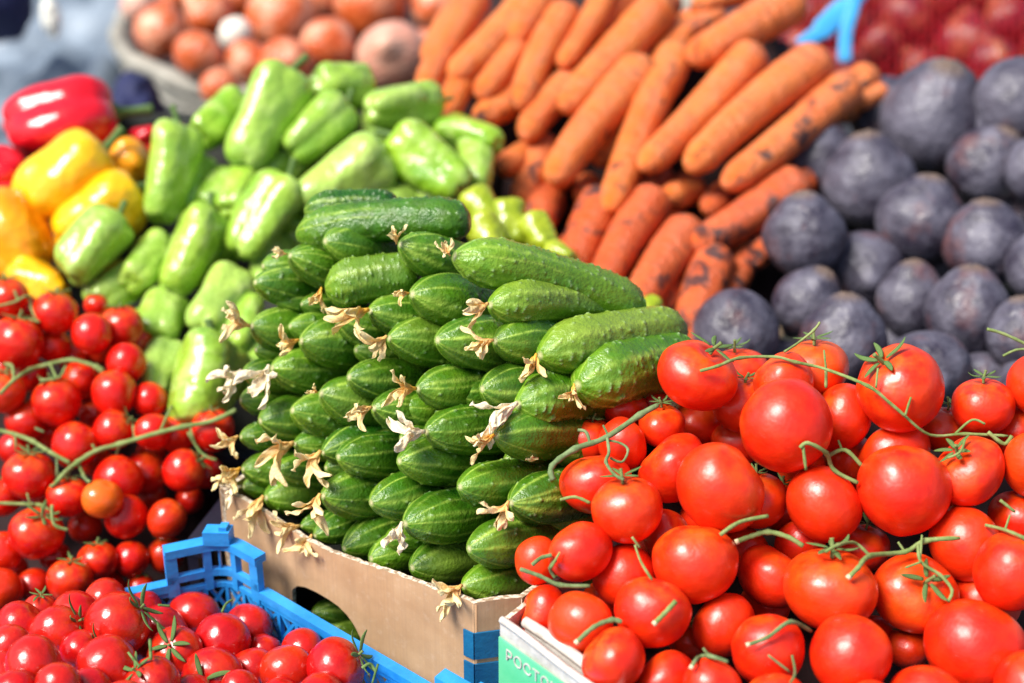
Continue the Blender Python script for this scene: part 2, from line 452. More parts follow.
def make_calyx(seed, ln, wd, stem):
    g = random.Random(seed); mb = MB(); n = g.choice([5, 5, 6])
    z0 = .80
    for p in range(n):
        az = p * 2 * PI / n + g.uniform(-.25, .25); out = Vector((math.cos(az), math.sin(az), 0)); sd = Vector((-math.sin(az), math.cos(az), 0))
        L = ln * g.uniform(.75, 1.15); lift = g.uniform(.05, .9); sw = g.uniform(-.5, .5)
        pts = []; rad = []
        pos = Vector((0, 0, z0 + .04)) + out * .03
        for i in range(9):
            t = i / 8
            el = .25 - .5 * t + lift * 2.4 * max(0, t - .3) ** 1.5
            d = out * math.cos(el) + Vector((0, 0, 1)) * math.sin(el) + sd * sw * t
            pos = pos + d.normalized() * L / 8
            # keep clear of the shoulder
            rxy = math.hypot(pos.x, pos.y); zs = .93 * math.sqrt(max(0, 1 - min(1, rxy) ** 2)) + .05
            if rxy < .9 and pos.z < zs: pos.z = zs
            pts.append(pos.copy()); rad.append(wd * (math.sin(PI * (.12 + .86 * t)) ** .7) * .5 + .006)
        mb.tube(pts, rad, 6, flat=.28, side=sd)
    m2 = MB()
    if stem:
        L = stem * g.uniform(.7, 1.2); b = Vector((g.uniform(-1, 1), g.uniform(-1, 1), 0)) * .3
        m2.tube(smooth_path([(0, 0, z0 - .05), (0, 0, z0 + .1), b * L * .5 + Vector((0, 0, z0 + .12 + L * .5)), b * L + Vector((0, 0, z0 + .12 + L))], 3), [.05] * 6 + [.045] * 3 + [.055], 7)
    return mb.mesh('calyx', [M['sepal']]), m2.mesh('stalk', [M['stem']])
CAL_BIG = [make_calyx(i, .55, .13, .28) for i in range(6)]
CAL_CH = [make_calyx(20 + i, .62, .14, .35) for i in range(5)]
CAL_CR = [make_calyx(30 + i, .85, .17, .25) for i in range(6)]

def make_pepper(seed, A, nl, deep, mat, nm, tip=.62, crook=.05, es=.22, ee=.24):
    g = random.Random(seed); nx, na = 64, 96
    P = np.zeros((nx, na, 3)); ph = g.uniform(0, 6); bx, by = g.uniform(-1, 1) * crook, g.uniform(-1, 1) * crook
    amp = [g.uniform(.8, 1.2) for _ in range(nl)]; elong = [g.uniform(-.08, .10) for _ in range(nl)]
    for i in range(nx):
        t = (i + .25) / (nx - .5)
        s = min(1, t / .16); e = min(1, (1 - t) / ee)
        s = min(1, t / es)
        r = .5 * (1 - (1 - s) ** 2.1) ** .5 * (1 - (1 - e) ** 2.1) ** .5 * (1.02 - (1 - tip) * max(0, t - .15) ** 1.2)
        for j in range(na):
            a = j * 2 * PI / na
            cc = math.cos(nl * a / 1 + ph)
            lob = math.sqrt(.05 + math.cos((nl * a + ph) / 2) ** 2) / 1.025        # rounded lobes between sharp grooves
            kk = int((((nl * a + ph) / (2 * PI)) + .5) % nl)
            dp = deep * (.7 + .9 * abs(t - .45))
            rr = r * (1 - dp + dp * lob * amp[kk]) * (1 + .05 * math.cos(2 * a + ph) + .045 * math.sin(3 * a + 5 * t))
            x = t * A
            x += (1 - s) ** 2 * .16 * (1 - (rr / .3)) * .9 if s < 1 else 0     # shoulder sinks round the stem
            x += (1 - e) * elong[kk] * lob * .9
            if e < 1: x -= (1 - e) ** 1.5 * .16 * max(0, 1 - rr / .3)
            nz = .035 * n3(t * 3 + seed, math.cos(a) * 1.3, math.sin(a) * 1.3)
            rr *= 1 + nz * 2
            P[i, j] = (x, rr * math.cos(a) + bx * math.sin(PI * t), rr * math.sin(a) + by * math.sin(PI * t * 1.3))
    verts, faces = closed_grid(nx, na, P)
    return mesh_from(nm, verts, faces, [mat])
GP = [make_pepper(i, a, n, d, M['green'], 'green_pepper', t) for i, (a, n, d, t) in enumerate([(1.75, 3, .24, .66), (1.6, 4, .20, .70), (1.9, 3, .20, .58), (1.5, 4, .26, .76), (1.7, 3, .28, .6), (1.45, 3, .22, .8)])]
LP = [make_pepper(60 + i, 1.7, 3, .2, M['lime'], 'yellow_green_pepper', .6) for i in range(2)]
RP = [make_pepper(70 + i, 1.2, 4, .30, M['red'], 'red_bell_pepper', .80, .05, .42, .48) for i in range(2)]
YP = [make_pepper(80 + i, 1.3, n, .17, M['yellow'], 'yellow_bell_pepper', .78, .05, .34, .40) for i, n in enumerate([3, 4, 3])]
def make_pstem(seed):
    g = random.Random(seed); mb = MB(); b = Vector((0, g.uniform(-1, 1), g.uniform(-1, 1))) * .12
    mb.tube(smooth_path([(.12, 0, 0), (.04, 0, 0), Vector((-.08, 0, 0)) + b * .4, Vector((-.26, 0, 0)) + b], 4), [.16, .15, .13, .10, .075, .06, .055, .05, .048, .05, .052, .055, .06][:13], 9)
    return mb.mesh('stem', [M['sepal']])
PST = [make_pstem(i) for i in range(3)]

def make_carrot(seed, A, bend):
    g = random.Random(seed); nx, na = 90, 36
    P = np.zeros((nx, na, 3)); crown = []
    for i in range(nx):
        t = (i + .3) / (nx - .4); x = t * A
        tipr = min(1, x / .55); cr = min(1, (A - x) / .35)
        r = .5 * (1 - (1 - tipr) ** 2) ** .5 * (.72 + .28 * min(1, t * 1.3)) * (1 - (1 - cr) ** 2.2) ** .5
        ring = .016 * n3(x * 5 + seed, 0, 0) + .02 * n3(x * 1.2, seed, 0)
        for j in range(na):
            a = j * 2 * PI / na
            rr = r * (1 + ring * 2 + .05 * n3(x * .9 + seed, math.cos(a), math.sin(a)))
            P[i, j] = (x, rr * math.cos(a), rr * math.sin(a) + bend * math.sin(PI * t)); crown.append(max(0, min(1, 1 - (A - x) / .45)))
    verts, faces = closed_grid(nx, na, P)
    return mesh_from('carrot', verts, faces, [M['carrot']], attrs={'crown': crown + [0, 1]})
CAR = {2.2: [make_carrot(i, 2.2, .05) for i in range(2)], 3.2: [make_carrot(5 + i, 3.2, b) for i, b in enumerate([.08, -.06, .12])], 4.2: [make_carrot(9 + i, 4.2, b) for i, b in enumerate([.10, -.1, .18])]}

def make_beet(seed):
    g = random.Random(seed); nx, na = 48, 64
    P = np.zeros((nx, na, 3)); cr = []
    for i in range(nx):
        th = (i + .3) / (nx - .4) * PI
        for j in range(na):
            a = j * 2 * PI / na; s, c = math.sin(th), math.cos(th)
            p = Vector((s * math.cos(a), s * math.sin(a), c))
            rr = 1 + .05 * n3(p.x * 1.2 + seed, p.y * 1.2, p.z * 1.2) + .018 * n3(p.x * 3 + seed, p.y * 3, p.z * 3) * .6
            q = p * rr
            if c > .72: q *= 1 + (c - .72) ** 1.5 * 1.0 * (1 + .35 * n3(p.x * 14, p.y * 14, seed))
            if c < -.93: q.z -= (-.93 - c) * 3.0
            P[i, j] = (q.x, q.y, q.z * .97); cr.append(max(0, (c - .93) / .07))
    verts, faces = closed_grid(nx, na, P); faces = [f[::-1] for f in faces]
    return mesh_from('beetroot', verts, faces, [M['beet']], attrs={'crown': cr + [1, 0]})
BEET = [make_beet(i) for i in range(5)]
def make_stub(seed):
    g = random.Random(seed); mb = MB()
    for i in range(4):
        a = g.uniform(0, 6); o = Vector((math.cos(a), math.sin(a), 0)) * g.uniform(.0, .09)
        mb.tube([o + Vector((0, 0, .97)), o * 1.2 + Vector((0, 0, 1.06)), o * 1.7 + Vector((0, 0, 1.07 + g.uniform(.0, .05)))], [.07, .06, .045], 6)
    return mb.mesh('leaf_stub', [M['stubm']])
STUB = [make_stub(i) for i in range(3)]

def make_onion(seed, mat):
    g = random.Random(seed); nx, na = 44, 48
    P = np.zeros((nx, na, 3))
    for i in range(nx):
        th = (i + .3) / (nx - .4) * PI
        for j in range(na):
            a = j * 2 * PI / na; s, c = math.sin(th), math.cos(th)
            rr = 1 + .03 * n3(s * math.cos(a) + seed, s * math.sin(a), c) + .008 * math.cos(12 * a)
            z = c * .92
            if c > .8: z += (c - .8) ** 1.4 * 3.2; 
            rad = s * rr * (1 - .35 * max(0, c - .8) / .2 * .6)
            if c < -.95: z += (-.95 - c) * -1.0
            P[i, j] = (rad * math.cos(a), rad * math.sin(a), z)
    verts, faces = closed_grid(nx, na, P); faces = [f[::-1] for f in faces]
    return mesh_from('onion', verts, faces, [mat])
ONI = [make_onion(i, M['onion']) for i in range(3)]
RON = [make_onion(10 + i, M['redonion']) for i in range(2)]

# ------------------------------------------------------------------ labels
ORD = ['first', 'second', 'third', 'fourth', 'fifth', 'sixth', 'seventh', 'eighth', 'ninth', 'tenth', 'eleventh', 'twelfth', 'thirteenth', 'fourteenth']
def row_labels(items, band, heap, rowword='row'):
    """items: dicts with u, v, o, desc.  Rows are read from the top of the heap down, each from the left."""
    its = sorted(items, key=lambda i: i['v']); rows = []
    for it in its:
        if rows and it['v'] - rows[-1][0]['v'] < band: rows[-1].append(it)
        else: rows.append([it])
    for ri, row in enumerate(rows):
        row.sort(key=lambda i: i['u'])
        rn = 'top row' if ri == 0 else ('bottom row' if ri == len(rows) - 1 else ORD[ri] + ' row down')
        for k, it in enumerate(row):
            if len(row) == 1: pos = 'alone'
            elif k == 0: pos = 'leftmost'
            elif k == len(row) - 1: pos = 'rightmost'
            else: pos = ORD[k] + ' from left'
            it['o']['label'] = '%s, %s in %s of %s' % (it['desc'], pos, rn, heap)

# ------------------------------------------------------------------ round produce in heaps
def relax(items, it=80, slack=.97):
    """push overlapping balls apart along the sight lines so that none sits inside another"""
    for s in items:
        s['p'] = W(s['u'], s['v'], s['d']); s['r'] = s['rp'] * s['d'] / F
    for _ in range(it):
        moved = False
        for i in range(len(items)):
            a = items[i]
            for j in range(i + 1, len(items)):
                b = items[j]
                if abs(a['u'] - b['u']) > 120 or abs(a['v'] - b['v']) > 120: continue
                dd = (a['p'] - b['p']).length; mn = (a['r'] + b['r']) * slack
                if dd < mn:
                    sh = (mn - dd) * .5 + 1e-5; lo, hi = (a, b) if (a['d'] < b['d']) else (b, a)
                    lo['d'] -= sh * .35; hi['d'] += sh * .75; moved = True
                    for s in (a, b):
                        s['p'] = W(s['u'], s['v'], s['d']); s['r'] = s['rp'] * s['d'] / F
        if not moved: break
def front(items, u, v, default):
    best = default
    for s in items:
        q = math.hypot(u - s['u'], v - s['v'])
        if q < s['rp']:
            z = s['d'] - s['r'] * math.sqrt(1 - (q / s['rp']) ** 2)
            best = min(best, z)
    return best

CDIR = {'u': (0, .9, .25), 'U': (.15, .8, .6), 'l': (-.8, .5, .2), 'r': (.8, .5, .2), 'f': (0, .45, .85), 'F': (-.2, .1, 1), 'b': (0, .3, -.9), 'd': (.1, -.8, .2), 'L': (-.5, .7, .55), 'T': (.5, .75, .5)}
def balls(data, field, meshes, cals, name, cat, group, descf, heap, band, seed, slack=.88, calname='calyx', partname='fruit'):
    g = random.Random(seed); items = []
    for row in data:
        u, v, rp = row[:3]; code = row[3] if len(row) > 3 else ''; lay = row[4] if len(row) > 4 else 0; tint = row[5] if len(row) > 5 else 0
        items.append(dict(u=u, v=v, rp=rp, code=code, lay=lay, tint=tint, d=field(u, v) + lay * .035))
    relax(items, slack=slack)
    for s in items:
        if not s['code'] and s['lay'] >= .8 and calname == 'calyx' and g.random() < .6: s['code'] = 'u'
        cd = CDIR.get(s['code'])
        if cd is None:
            z = cdir(g.uniform(-.8, .8), g.uniform(.1, 1), g.uniform(-.8, .15))
        else: z = cdir(cd[0] + g.uniform(-.15, .15), cd[1], cd[2])
        mi = g.randrange(len(meshes))
        o = link(name, meshes[mi], None, frame(s['p'], z=z, scale=s['r'], roll=g.uniform(0, 6)))
        jt = g.choice([0, 0, 0, 0, .06, .14]) if name != 'small_tomato' else g.choice([0, 0, .1])
        o.scale = tuple(a_ * g.uniform(.96, 1.05) for a_ in o.scale)
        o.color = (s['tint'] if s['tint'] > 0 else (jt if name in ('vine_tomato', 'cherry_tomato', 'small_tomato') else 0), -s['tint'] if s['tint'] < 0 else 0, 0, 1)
        tag(o, None, cat, group); s['desc'] = descf(s)
        if cd is not None and cals:
            o = rooted(o, partname); cc = g.choice(cals)
            if isinstance(cc, tuple):
                ca = link(calname, cc[0], o); link('stalk', cc[1], ca)
            else: link(calname, cc, o)
        s['o'] = o
    row_labels(items, band, heap)
    return items

# ------------------------------------------------------------------ fields
def dC(u, v): return 1.188 + .05 * (605 - v) / 380 + max(0, 475 - u) * .0004 + max(0, u - 475) * .0003
def dT(u, v): return 1.12 + (683 - v) * .00035
def dL(u, v): return 1.36 + (580 - v) * .0004
def dR(u, v): return min(1.30, .775 / (.4695 + .883 * (v - 341.5) / F)) - .05 * min(1, max(0, (175 - u) / 60))
def dP(u, v): return 1.46 + (400 - v) * .0006
def dK(u, v): return 1.53 + (330 - v) * .0008
def dB(u, v): return 1.45 + (390 - v) * .0008
def dO(u, v): return .665 / (.4695 + .883 * (v - 341.5) / F)

# ------------------------------------------------------------------ front right: vine tomatoes
TOMS = [(697,376,39,'T'),(737,374,31,'u',1),(815,369,34,'u',0,.35),(784,382,31,'',0,.1),(787,426,46,''),(674,469,37,''),(720,488,46,''),
 (590,441,25,'',1),(622,445,27,'',1),(596,484,35,''),(627,510,36,'u'),(662,426,25,'u',1),(697,424,30,'',1.3),(742,405,30,'',1),(738,442,26,'',1.4),
 (581,552,33,''),(538,561,24,'',.6),(625,577,33,'',.3),(668,537,28,'',1),(695,563,42,''),(652,612,39,''),(544,613,28,''),(580,624,35,''),
 (614,660,34,''),(667,683,34,''),(724,626,33,'',.3),(768,651,38,''),(771,577,35,''),(712,688,31,''),(744,552,27,'',1.3,-.3),(560,657,18,'',1.5,-.6),
 (842,418,35,'',.6),(901,389,43,'L'),(945,430,27,'',1),(895,455,35,'',1),(904,490,47,''),(970,472,35,'L'),(983,407,32,'u',.6),(1040,385,34,''),
 (1016,430,36,'',.8),(1040,465,38,''),(823,505,38,'',.3),(850,462,28,'',1.6),(786,507,27,'',1.4),(830,590,46,'u',0,.12),(914,594,42,'f'),(965,544,39,'',.2,.08),
 (1012,572,39,''),(850,655,40,''),(975,648,50,''),(985,602,34,'',1.2),(908,648,22,'',1.6,-.7),(928,705,42,''),(1024,520,33,'',1),(1034,690,40,''),
 (800,545,26,'',1.5),(862,548,28,'',1.6),(945,512,26,'',1.6),(604,600,22,'',1.5),(690,640,22,'',1.5),(706,520,26,'',1.4),(757,500,30,'',1.2),(648,548,22,'',1.5),
 (874,632,22,'',1.6),(765,606,24,'',1.5),(800,465,24,'',1.6),(640,690,26,'',1),(775,705,34,''),(868,715,36,''),(600,415,18,'',2),(624,408,22,'',1.5),(650,404,20,'',1.9)]
def tdesc(s):
    if s['tint'] > .2: return 'orange-tinged tomato'
    if s['tint'] < -.2: return 'dark shaded tomato'
    if s['lay'] >= 1: return 'half-hidden vine tomato'
    if s['code'] in ('f', 'F', 'U', 'L'): return 'tomato with calyx showing'
    if s['rp'] >= 45: return 'very big round tomato'
    if s['rp'] >= 36: return 'large red tomato'
    return 'red vine tomato'
toms = balls(TOMS, dT, TOM, CAL_BIG, 'vine_tomato', 'tomato', 'red vine tomatoes heaped at the front', tdesc, 'right heap', 22, 1)

# ------------------------------------------------------------------ left: small tomatoes on the vine
CHES = [(55,313,22,'u'),(8,298,20,'u'),(17,343,26,'u'),(92,334,21,''),(122,327,21,'u',.4),(138,343,15,'',1),(53,346,17,'',.8),(126,363,20,''),(114,393,23,''),(150,400,18,'',.3),
 (57,402,25,'u'),(4,392,22,'u'),(30,376,18,'',1),(81,381,20,'',.8),(28,421,22,'u',.5,-.2),(75,445,24,''),(113,430,20,'r'),(153,432,19,''),(177,433,20,'u',.3),(213,430,21,'u'),
 (184,471,22,'r'),(207,472,17,'',1,-.3),(145,473,22,'',.3),(118,480,25,''),(102,499,21,'',-.3,.9),(29,476,26,'u'),(68,497,21,'u'),(2,497,20,'u',.4),(36,534,26,'T'),
 (126,517,22,''),(167,519,20,''),(3,552,20,'',.4),(0,592,23,''),(34,586,18,'',.6,-.4),(70,581,23,'u'),(98,561,20,'u',.3),(131,559,18,'',.5,-.1),(85,527,17,'',1.2,-.6),
 (166,555,18,'u',1,-.5),(96,306,12,'u',1),(27,312,16,'u',.6),(105,347,18,'',1.2),(75,358,17,'',1.3),(8,368,17,'',1.2),(50,432,17,'',1.3),(95,414,16,'',1.3),(16,449,17,'',1.2,-.3),
 (152,452,15,'',1.2),(95,460,17,'',1.4,-.3),(46,506,17,'',1.4),(55,557,15,'',1.2,-.5),(108,588,18,'',.8,-.5),(150,497,16,'',1.3,-.4),(12,570,16,'',1.2,-.5),(190,500,14,'',1.5,-.6),(140,588,15,'',1.1,-.6)]
def cdesc(s):
    if s['tint'] > .5: return 'orange unripe cherry tomato'
    if s['tint'] < -.2: return 'shaded cherry tomato'
    if s['lay'] >= 1: return 'half-hidden cherry tomato'
    if s['code']: return 'cherry tomato with its calyx'
    return 'glossy red cherry tomato'
ches = balls(CHES, dL, CHE, CAL_CH, 'cherry_tomato', 'cherry tomato', 'cherry tomatoes on the vine at the left', cdesc, 'left heap', 18, 2)

# ------------------------------------------------------------------ bottom left: tomatoes in the blue crate
CRTS = [(117,625,29,'r',-.3),(106,600,19,'',.3),(57,634,24,'r'),(76,618,23,'',.5),(20,626,22,''),(10,646,18,''),(31,644,16,'',.6),(33,663,25,'d'),(81,652,20,'r',.2),(107,668,28,''),(58,685,21,''),
 (88,693,22,'',.3),(193,618,24,''),(162,633,24,'',.4),(176,654,25,'f',-.3),(222,641,25,''),(248,628,22,'',.4),(264,653,17,'',.6),(213,678,27,'F',-.2),(153,685,25,'L'),(253,670,21,'',.3),(287,672,24,'',0,.25),
 (303,651,19,'',.6),(335,668,26,'r'),(143,609,17,'',1,-.3),(4,672,18,'',.4),(240,690,18,''),(123,702,20,''),(15,695,22,''),(135,650,18,'u',1.2,-.4),(190,700,22,''),(320,700,24,''),(360,712,20,''),(281,700,20,'',.6),(40,610,15,'',1)]
def rdesc(s):
    if s['tint'] > .2: return 'orange-red small tomato'
    if s['code'] in ('f', 'F', 'L'): return 'small tomato with star calyx'
    if s['lay'] >= .5: return 'partly covered small tomato'
    if s['rp'] > 24: return 'plump dark red small tomato'
    return 'dark red small tomato'
crts = balls([(b[0], b[1], b[2] * 1.12) + tuple(b[3:]) for b in CRTS], dR, CRT, CAL_CR, 'small_tomato', 'tomato', 'dark red tomatoes in the blue crate', rdesc, 'blue crate', 14, 3)

# ------------------------------------------------------------------ beetroots
BEETS = [(935,119,53,'U'),(884,112,33,'',1),(1019,101,43,'r'),(869,183,44,'u'),(819,160,34,'u'),(805,237,40,'u'),(987,166,37,'T'),(921,222,42,'u'),(866,270,38,'b'),(986,245,40,'u'),(1042,172,34,'b'),
 (1042,268,34,'u'),(913,302,35,'u'),(969,314,41,'u'),(807,303,34,'T'),(843,344,42,'u'),(736,333,42,'b'),(925,372,41,'b'),(982,386,33,'b',.4),(1022,335,34,'u'),(880,395,34,'',1),(778,372,32,'',1.2),(1030,395,34,'',.5),(1060,215,30,''),(890,345,24,'',1.5),(940,265,22,'',1.6),(1015,205,22,'',1.6)]
def bdesc(s):
    if s['rp'] > 50: return 'biggest grey-purple beetroot with crown stub'
    if s['lay'] >= 1: return 'half-hidden beetroot'
    if s['rp'] >= 40: return 'large dusty grey-purple beetroot'
    return 'dusty grey-purple beetroot'
beets = balls([(b[0], b[1], b[2] * 1.06) + tuple(b[3:]) for b in BEETS], dB, BEET, STUB, 'beetroot', 'beetroot', 'beetroots piled at the right', bdesc, 'beetroot pile', 26, 4, slack=.84, calname='leaf_stub', partname='root_body')

# ------------------------------------------------------------------ onions
ONS = [(160,31,27,''),(198,55,25,''),(210,14,26,''),(236,34,17,'',0,1),(282,20,37,''),(328,46,29,''),(248,62,23,''),(286,64,27,''),(370,6,36,''),(392,55,35,'F',0,.3),(437,6,26,''),(425,48,20,'',.6),
 (182,-8,22,''),(138,5,18,'',0,.4),(240,-6,26,''),(325,-6,26,''),(410,-25,26,''),(220,88,20,''),(345,86,22,''),(262,-20,24,''),(455,35,18,'',1)]
def odesc(s):
    if s['tint'] >= 1: return 'small white garlic-coloured onion'
    if s['code'] == 'F': return 'pale tan onion facing out'
    if s['rp'] > 32: return 'large copper-skinned onion'
    return 'copper-skinned onion'
def dO2(u, v): return dO(u, v)
onis = balls(ONS, dO2, ONI, None, 'onion', 'onion', 'onions in the wicker basket', odesc, 'onion basket', 20, 5)
NETS = [(905,16,28,''),(880,44,22,''),(965,44,32,''),(1008,20,26,''),(992,62,26,''),(918,66,20,''),(850,66,22,''),(806,14,22,''),(842,20,24,''),(938,-6,26,''),(1050,50,30,''),(880,-12,24,''),(1020,-18,26,''),(800,48,20,'',.5),(975,-12,24,'')]
def dN(u, v): return 2.02 + (60 - v) * .0012
nets = balls(NETS, dN, RON, None, 'red_onion', 'red onion', 'red onions inside the net sack', lambda s: 'red onion behind red netting', 'net sack', 24, 6)

# ------------------------------------------------------------------ long produce
def place_long(meshes, aspects, p1, p2, w, dmid, name, cat, group, roll, tint=(0, 0, 0, 1), g=R):
    """p1, p2: world ends; w: thickness in metres"""
    L = (p2 - p1).length; asp = L / w
    best = min(range(len(meshes)), key=lambda i: abs(aspects[i] - asp) + g.uniform(0, .35))
    sx = L / aspects[best]
    o = link(name, meshes[best], None, frame(p1, x=(p2 - p1).normalized(), scale=(sx, w, w), roll=roll))
    o.color = tint; tag(o, None, cat, group)
    return o
# green peppers: stem end u v, tip u v, width, layer, stem shown
PEP = [(462,178,430,212,50,1.2,0),(330,85,300,110,40,1.4,0),(178,122,160,228,52,0,0),(240,100,196,140,46,1,0),(292,68,238,172,64,-.2,0),(348,104,288,156,54,0,0),(368,86,314,80,44,.6,1),(440,104,366,110,50,.3,0),(385,146,296,212,62,-.5,0),(392,134,466,192,58,-.4,0),
 (440,130,504,142,38,.6,0),(480,134,476,192,40,.5,0),(290,176,236,258,60,-.5,0),(210,206,170,298,52,-.3,0),(120,214,62,278,56,-.6,0),(164,240,128,286,44,.3,0),(242,276,196,334,54,-.2,0),(172,300,152,342,46,.5,1),
 (214,338,196,418,76,-.6,0),(172,345,152,400,44,.4,0),(250,300,232,352,42,0,0),(140,272,92,304,46,.8,0),(232,174,204,208,34,1,0),(250,172,226,214,38,.6,0),(425,185,385,215,52,1.2,0),(270,236,262,300,50,1,0),(225,230,205,290,44,1.4,0),
 (385,100,372,160,44,1.6,0),(150,320,120,352,44,1.2,0),(260,345,245,400,46,.6,0),(200,160,188,215,44,1.3,0),(320,205,300,240,50,1.2,0),(445,175,440,220,46,1.5,0),(300,150,262,190,44,1.5,0)]
g = random.Random(8); its = []
for (u1, v1, u2, v2, w, lay, st) in PEP:
    um, vm = (u1 + u2) / 2, (v1 + v2) / 2; d = dP(um, vm) + lay * .03
    fore = .35 if math.hypot(u2 - u1, v2 - v1) > 75 else .8      # tips lean towards the viewer
    ww = w * 1.07 * d / F; l2 = math.hypot(u2 - u1, v2 - v1) * d / F; dd = fore * ww * .7
    big = w > 70
    o = place_long(GP[2:3] if big else GP, [1.9] if big else [1.75, 1.6, 1.9, 1.5, 1.7, 1.45], W(u1, v1, d + dd), W(u2, v2, d - dd), ww, d, 'green_pepper', 'green pepper', 'pale green peppers heaped together', g.uniform(0, 6), (g.uniform(0, .35), 0, 0, 1), g)
    o.scale = (max(o.scale[0], .7 * ww), ww, ww)
    o = rooted(o, 'fruit'); link('stem', g.choice(PST), o)
    its.append(dict(u=um, v=vm, o=o, desc=('half-hidden green pepper' if lay >= 1 else ('big pale green pepper' if w > 58 else 'pale green pepper'))))
row_labels(its, 26, 'green pepper heap')
its = []
for (u1, v1, u2, v2, w, lay) in [(470,190,500,235,38,.3),(505,200,515,250,40,.5),(530,215,548,252,36,.2),(478,215,500,262,40,0),(640,330,668,350,30,-.4),(548,250,575,262,30,.3),(655,300,640,325,26,1)]:
    um, vm = (u1 + u2) / 2, (v1 + v2) / 2; d = 1.46 + (300 - vm) * .0008 + lay * .03; ww = w * d / F
    o = place_long(LP, [1.7, 1.7], W(u1, v1, d + .01), W(u2, v2, d - .01), ww, d, 'yellow_green_pepper', 'yellow-green pepper', 'small yellow-green peppers behind the cucumbers', g.uniform(0, 6), (0, 0, 0, 1), g)
    its.append(dict(u=um, v=vm, o=o, desc='small yellow-green pepper'))
row_labels(its, 18, 'patch behind the cucumbers')

BELL = [('red', 124, 112, -4, 132, 100, .8, 'large glossy red bell pepper lying behind the yellow peppers'), ('red', -30, 180, 26, 176, 62, .3, 'red bell pepper cut off by the left side, under the large one'),
 ('yellow', 108, 146, 22, 212, 82, -.4, 'bright yellow bell pepper lying just below the large red one'), ('yellow', 142, 186, 54, 240, 74, -.1, 'yellow bell pepper right of centre, behind a green pepper'),
 ('yellow', -12, 195, 36, 276, 78, -.2, 'orange-yellow bell pepper at the far left edge'), ('yellow', 122, 148, 140, 178, 46, .6, 'orange-yellow bell pepper with dark stem beside the green peppers'),
 ('red', 160, 140, 128, 142, 36, 1.6, 'small red pepper peeking out between yellow and green peppers'), ('yellow', 10, 270, 66, 300, 50, -.3, 'yellow pepper low down, just above the cherry tomatoes'), ('yellow', 85, 240, 60, 262, 50, .8, 'yellow pepper mostly hidden under the leftmost green pepper')]
for (c, u1, v1, u2, v2, w, lay, lab) in BELL:
    um, vm = (u1 + u2) / 2, (v1 + v2) / 2; d = dP(um, vm) + .03 + lay * .03; ww = w * d / F
    ms = RP if c == 'red' else YP; asp = [1.2] * 2 if c == 'red' else [1.3] * 3
    o = place_long(ms, asp, W(u1, v1, d + .01), W(u2, v2, d - .015), ww, d, c + '_bell_pepper', c + ' pepper', 'red and yellow bell peppers', g.uniform(0, 6), (0, 0, 0, 1), g)
    if c == 'yellow' and 'orange' in lab: o.color = (.8, 0, 0, 1)
    o['label'] = lab; o = rooted(o, 'fruit'); link('stem', g.choice(PST), o)

# carrots: near tip u v, far end u v, width, layer, soil
CARS = [(808,128,872,72,34,.9,.8),(842,112,884,84,34,1.0,.6),(770,238,806,176,36,.9,.9),(724,300,752,236,36,1.3,1),(556,300,580,240,38,.8,.8),(455,76,540,-8,40,0,.1),(424,88,478,-5,36,.3,.1),(447,114,474,55,34,.5,.1),(482,94,520,40,36,.4,.1),(519,104,568,8,36,0,.3),(526,134,575,80,38,.6,.1),(478,118,535,85,38,1,.6),(506,166,556,140,38,.8,.3),
 (563,64,612,-18,30,-.1,0),(566,106,664,2,44,-.4,.1),(554,178,645,64,46,-.6,.15),(610,208,680,46,40,-.2,.5),(644,166,756,50,42,-.6,.15),(692,166,822,56,46,-.9,.05),(728,184,852,84,42,-.3,.6),(693,58,798,0,46,-.2,.5),
 (678,36,720,14,26,1,.6),(695,8,750,-12,30,.8,.4),(806,68,838,46,32,.6,.9),(838,84,878,72,30,.6,.3),(856,104,884,90,22,1,.2),(645,190,660,165,28,.8,.1),(670,196,722,168,36,.5,.2),(694,246,800,180,44,-.1,.75),
 (572,270,604,196,46,0,.7),(600,290,656,196,44,-.2,.6),(632,312,692,226,46,-.2,.5),(686,348,716,252,46,-.1,.8),(538,222,556,175,44,.5,.8),(583,196,598,168,30,1.1,.6),(668,226,684,200,28,1,.7),(755,262,772,215,36,1.2,.9),
 (512,40,550,-20,38,.3,.1),(545,8,560,-20,26,.6,.4),(560,182,570,150,30,1.1,.3),(710,208,748,178,34,1,.5),(664,310,676,262,34,.8,.95),(600,160,640,110,40,1.3,.4),(520,200,545,140,36,1.6,.6),(500,60,540,10,40,1.5,.3),(640,90,700,20,40,1.4,.6),
 (700,120,760,60,38,1.5,.5),(620,245,660,170,40,1.6,.7),(740,220,790,150,38,1.5,.7),(770,160,815,110,36,1.4,.6),(430,60,470,0,36,1.4,.2),(700,300,740,240,40,1.6,.9),(590,40,640,-20,36,1.3,.3),(770,20,800,-15,34,.9,.2),(655,8,690,-14,30,1.2,.5)]
g = random.Random(5); its = []
MS, AS = [], []
for a_, l_ in CAR.items():
    for m_ in l_: MS.append(m_); AS.append(a_)
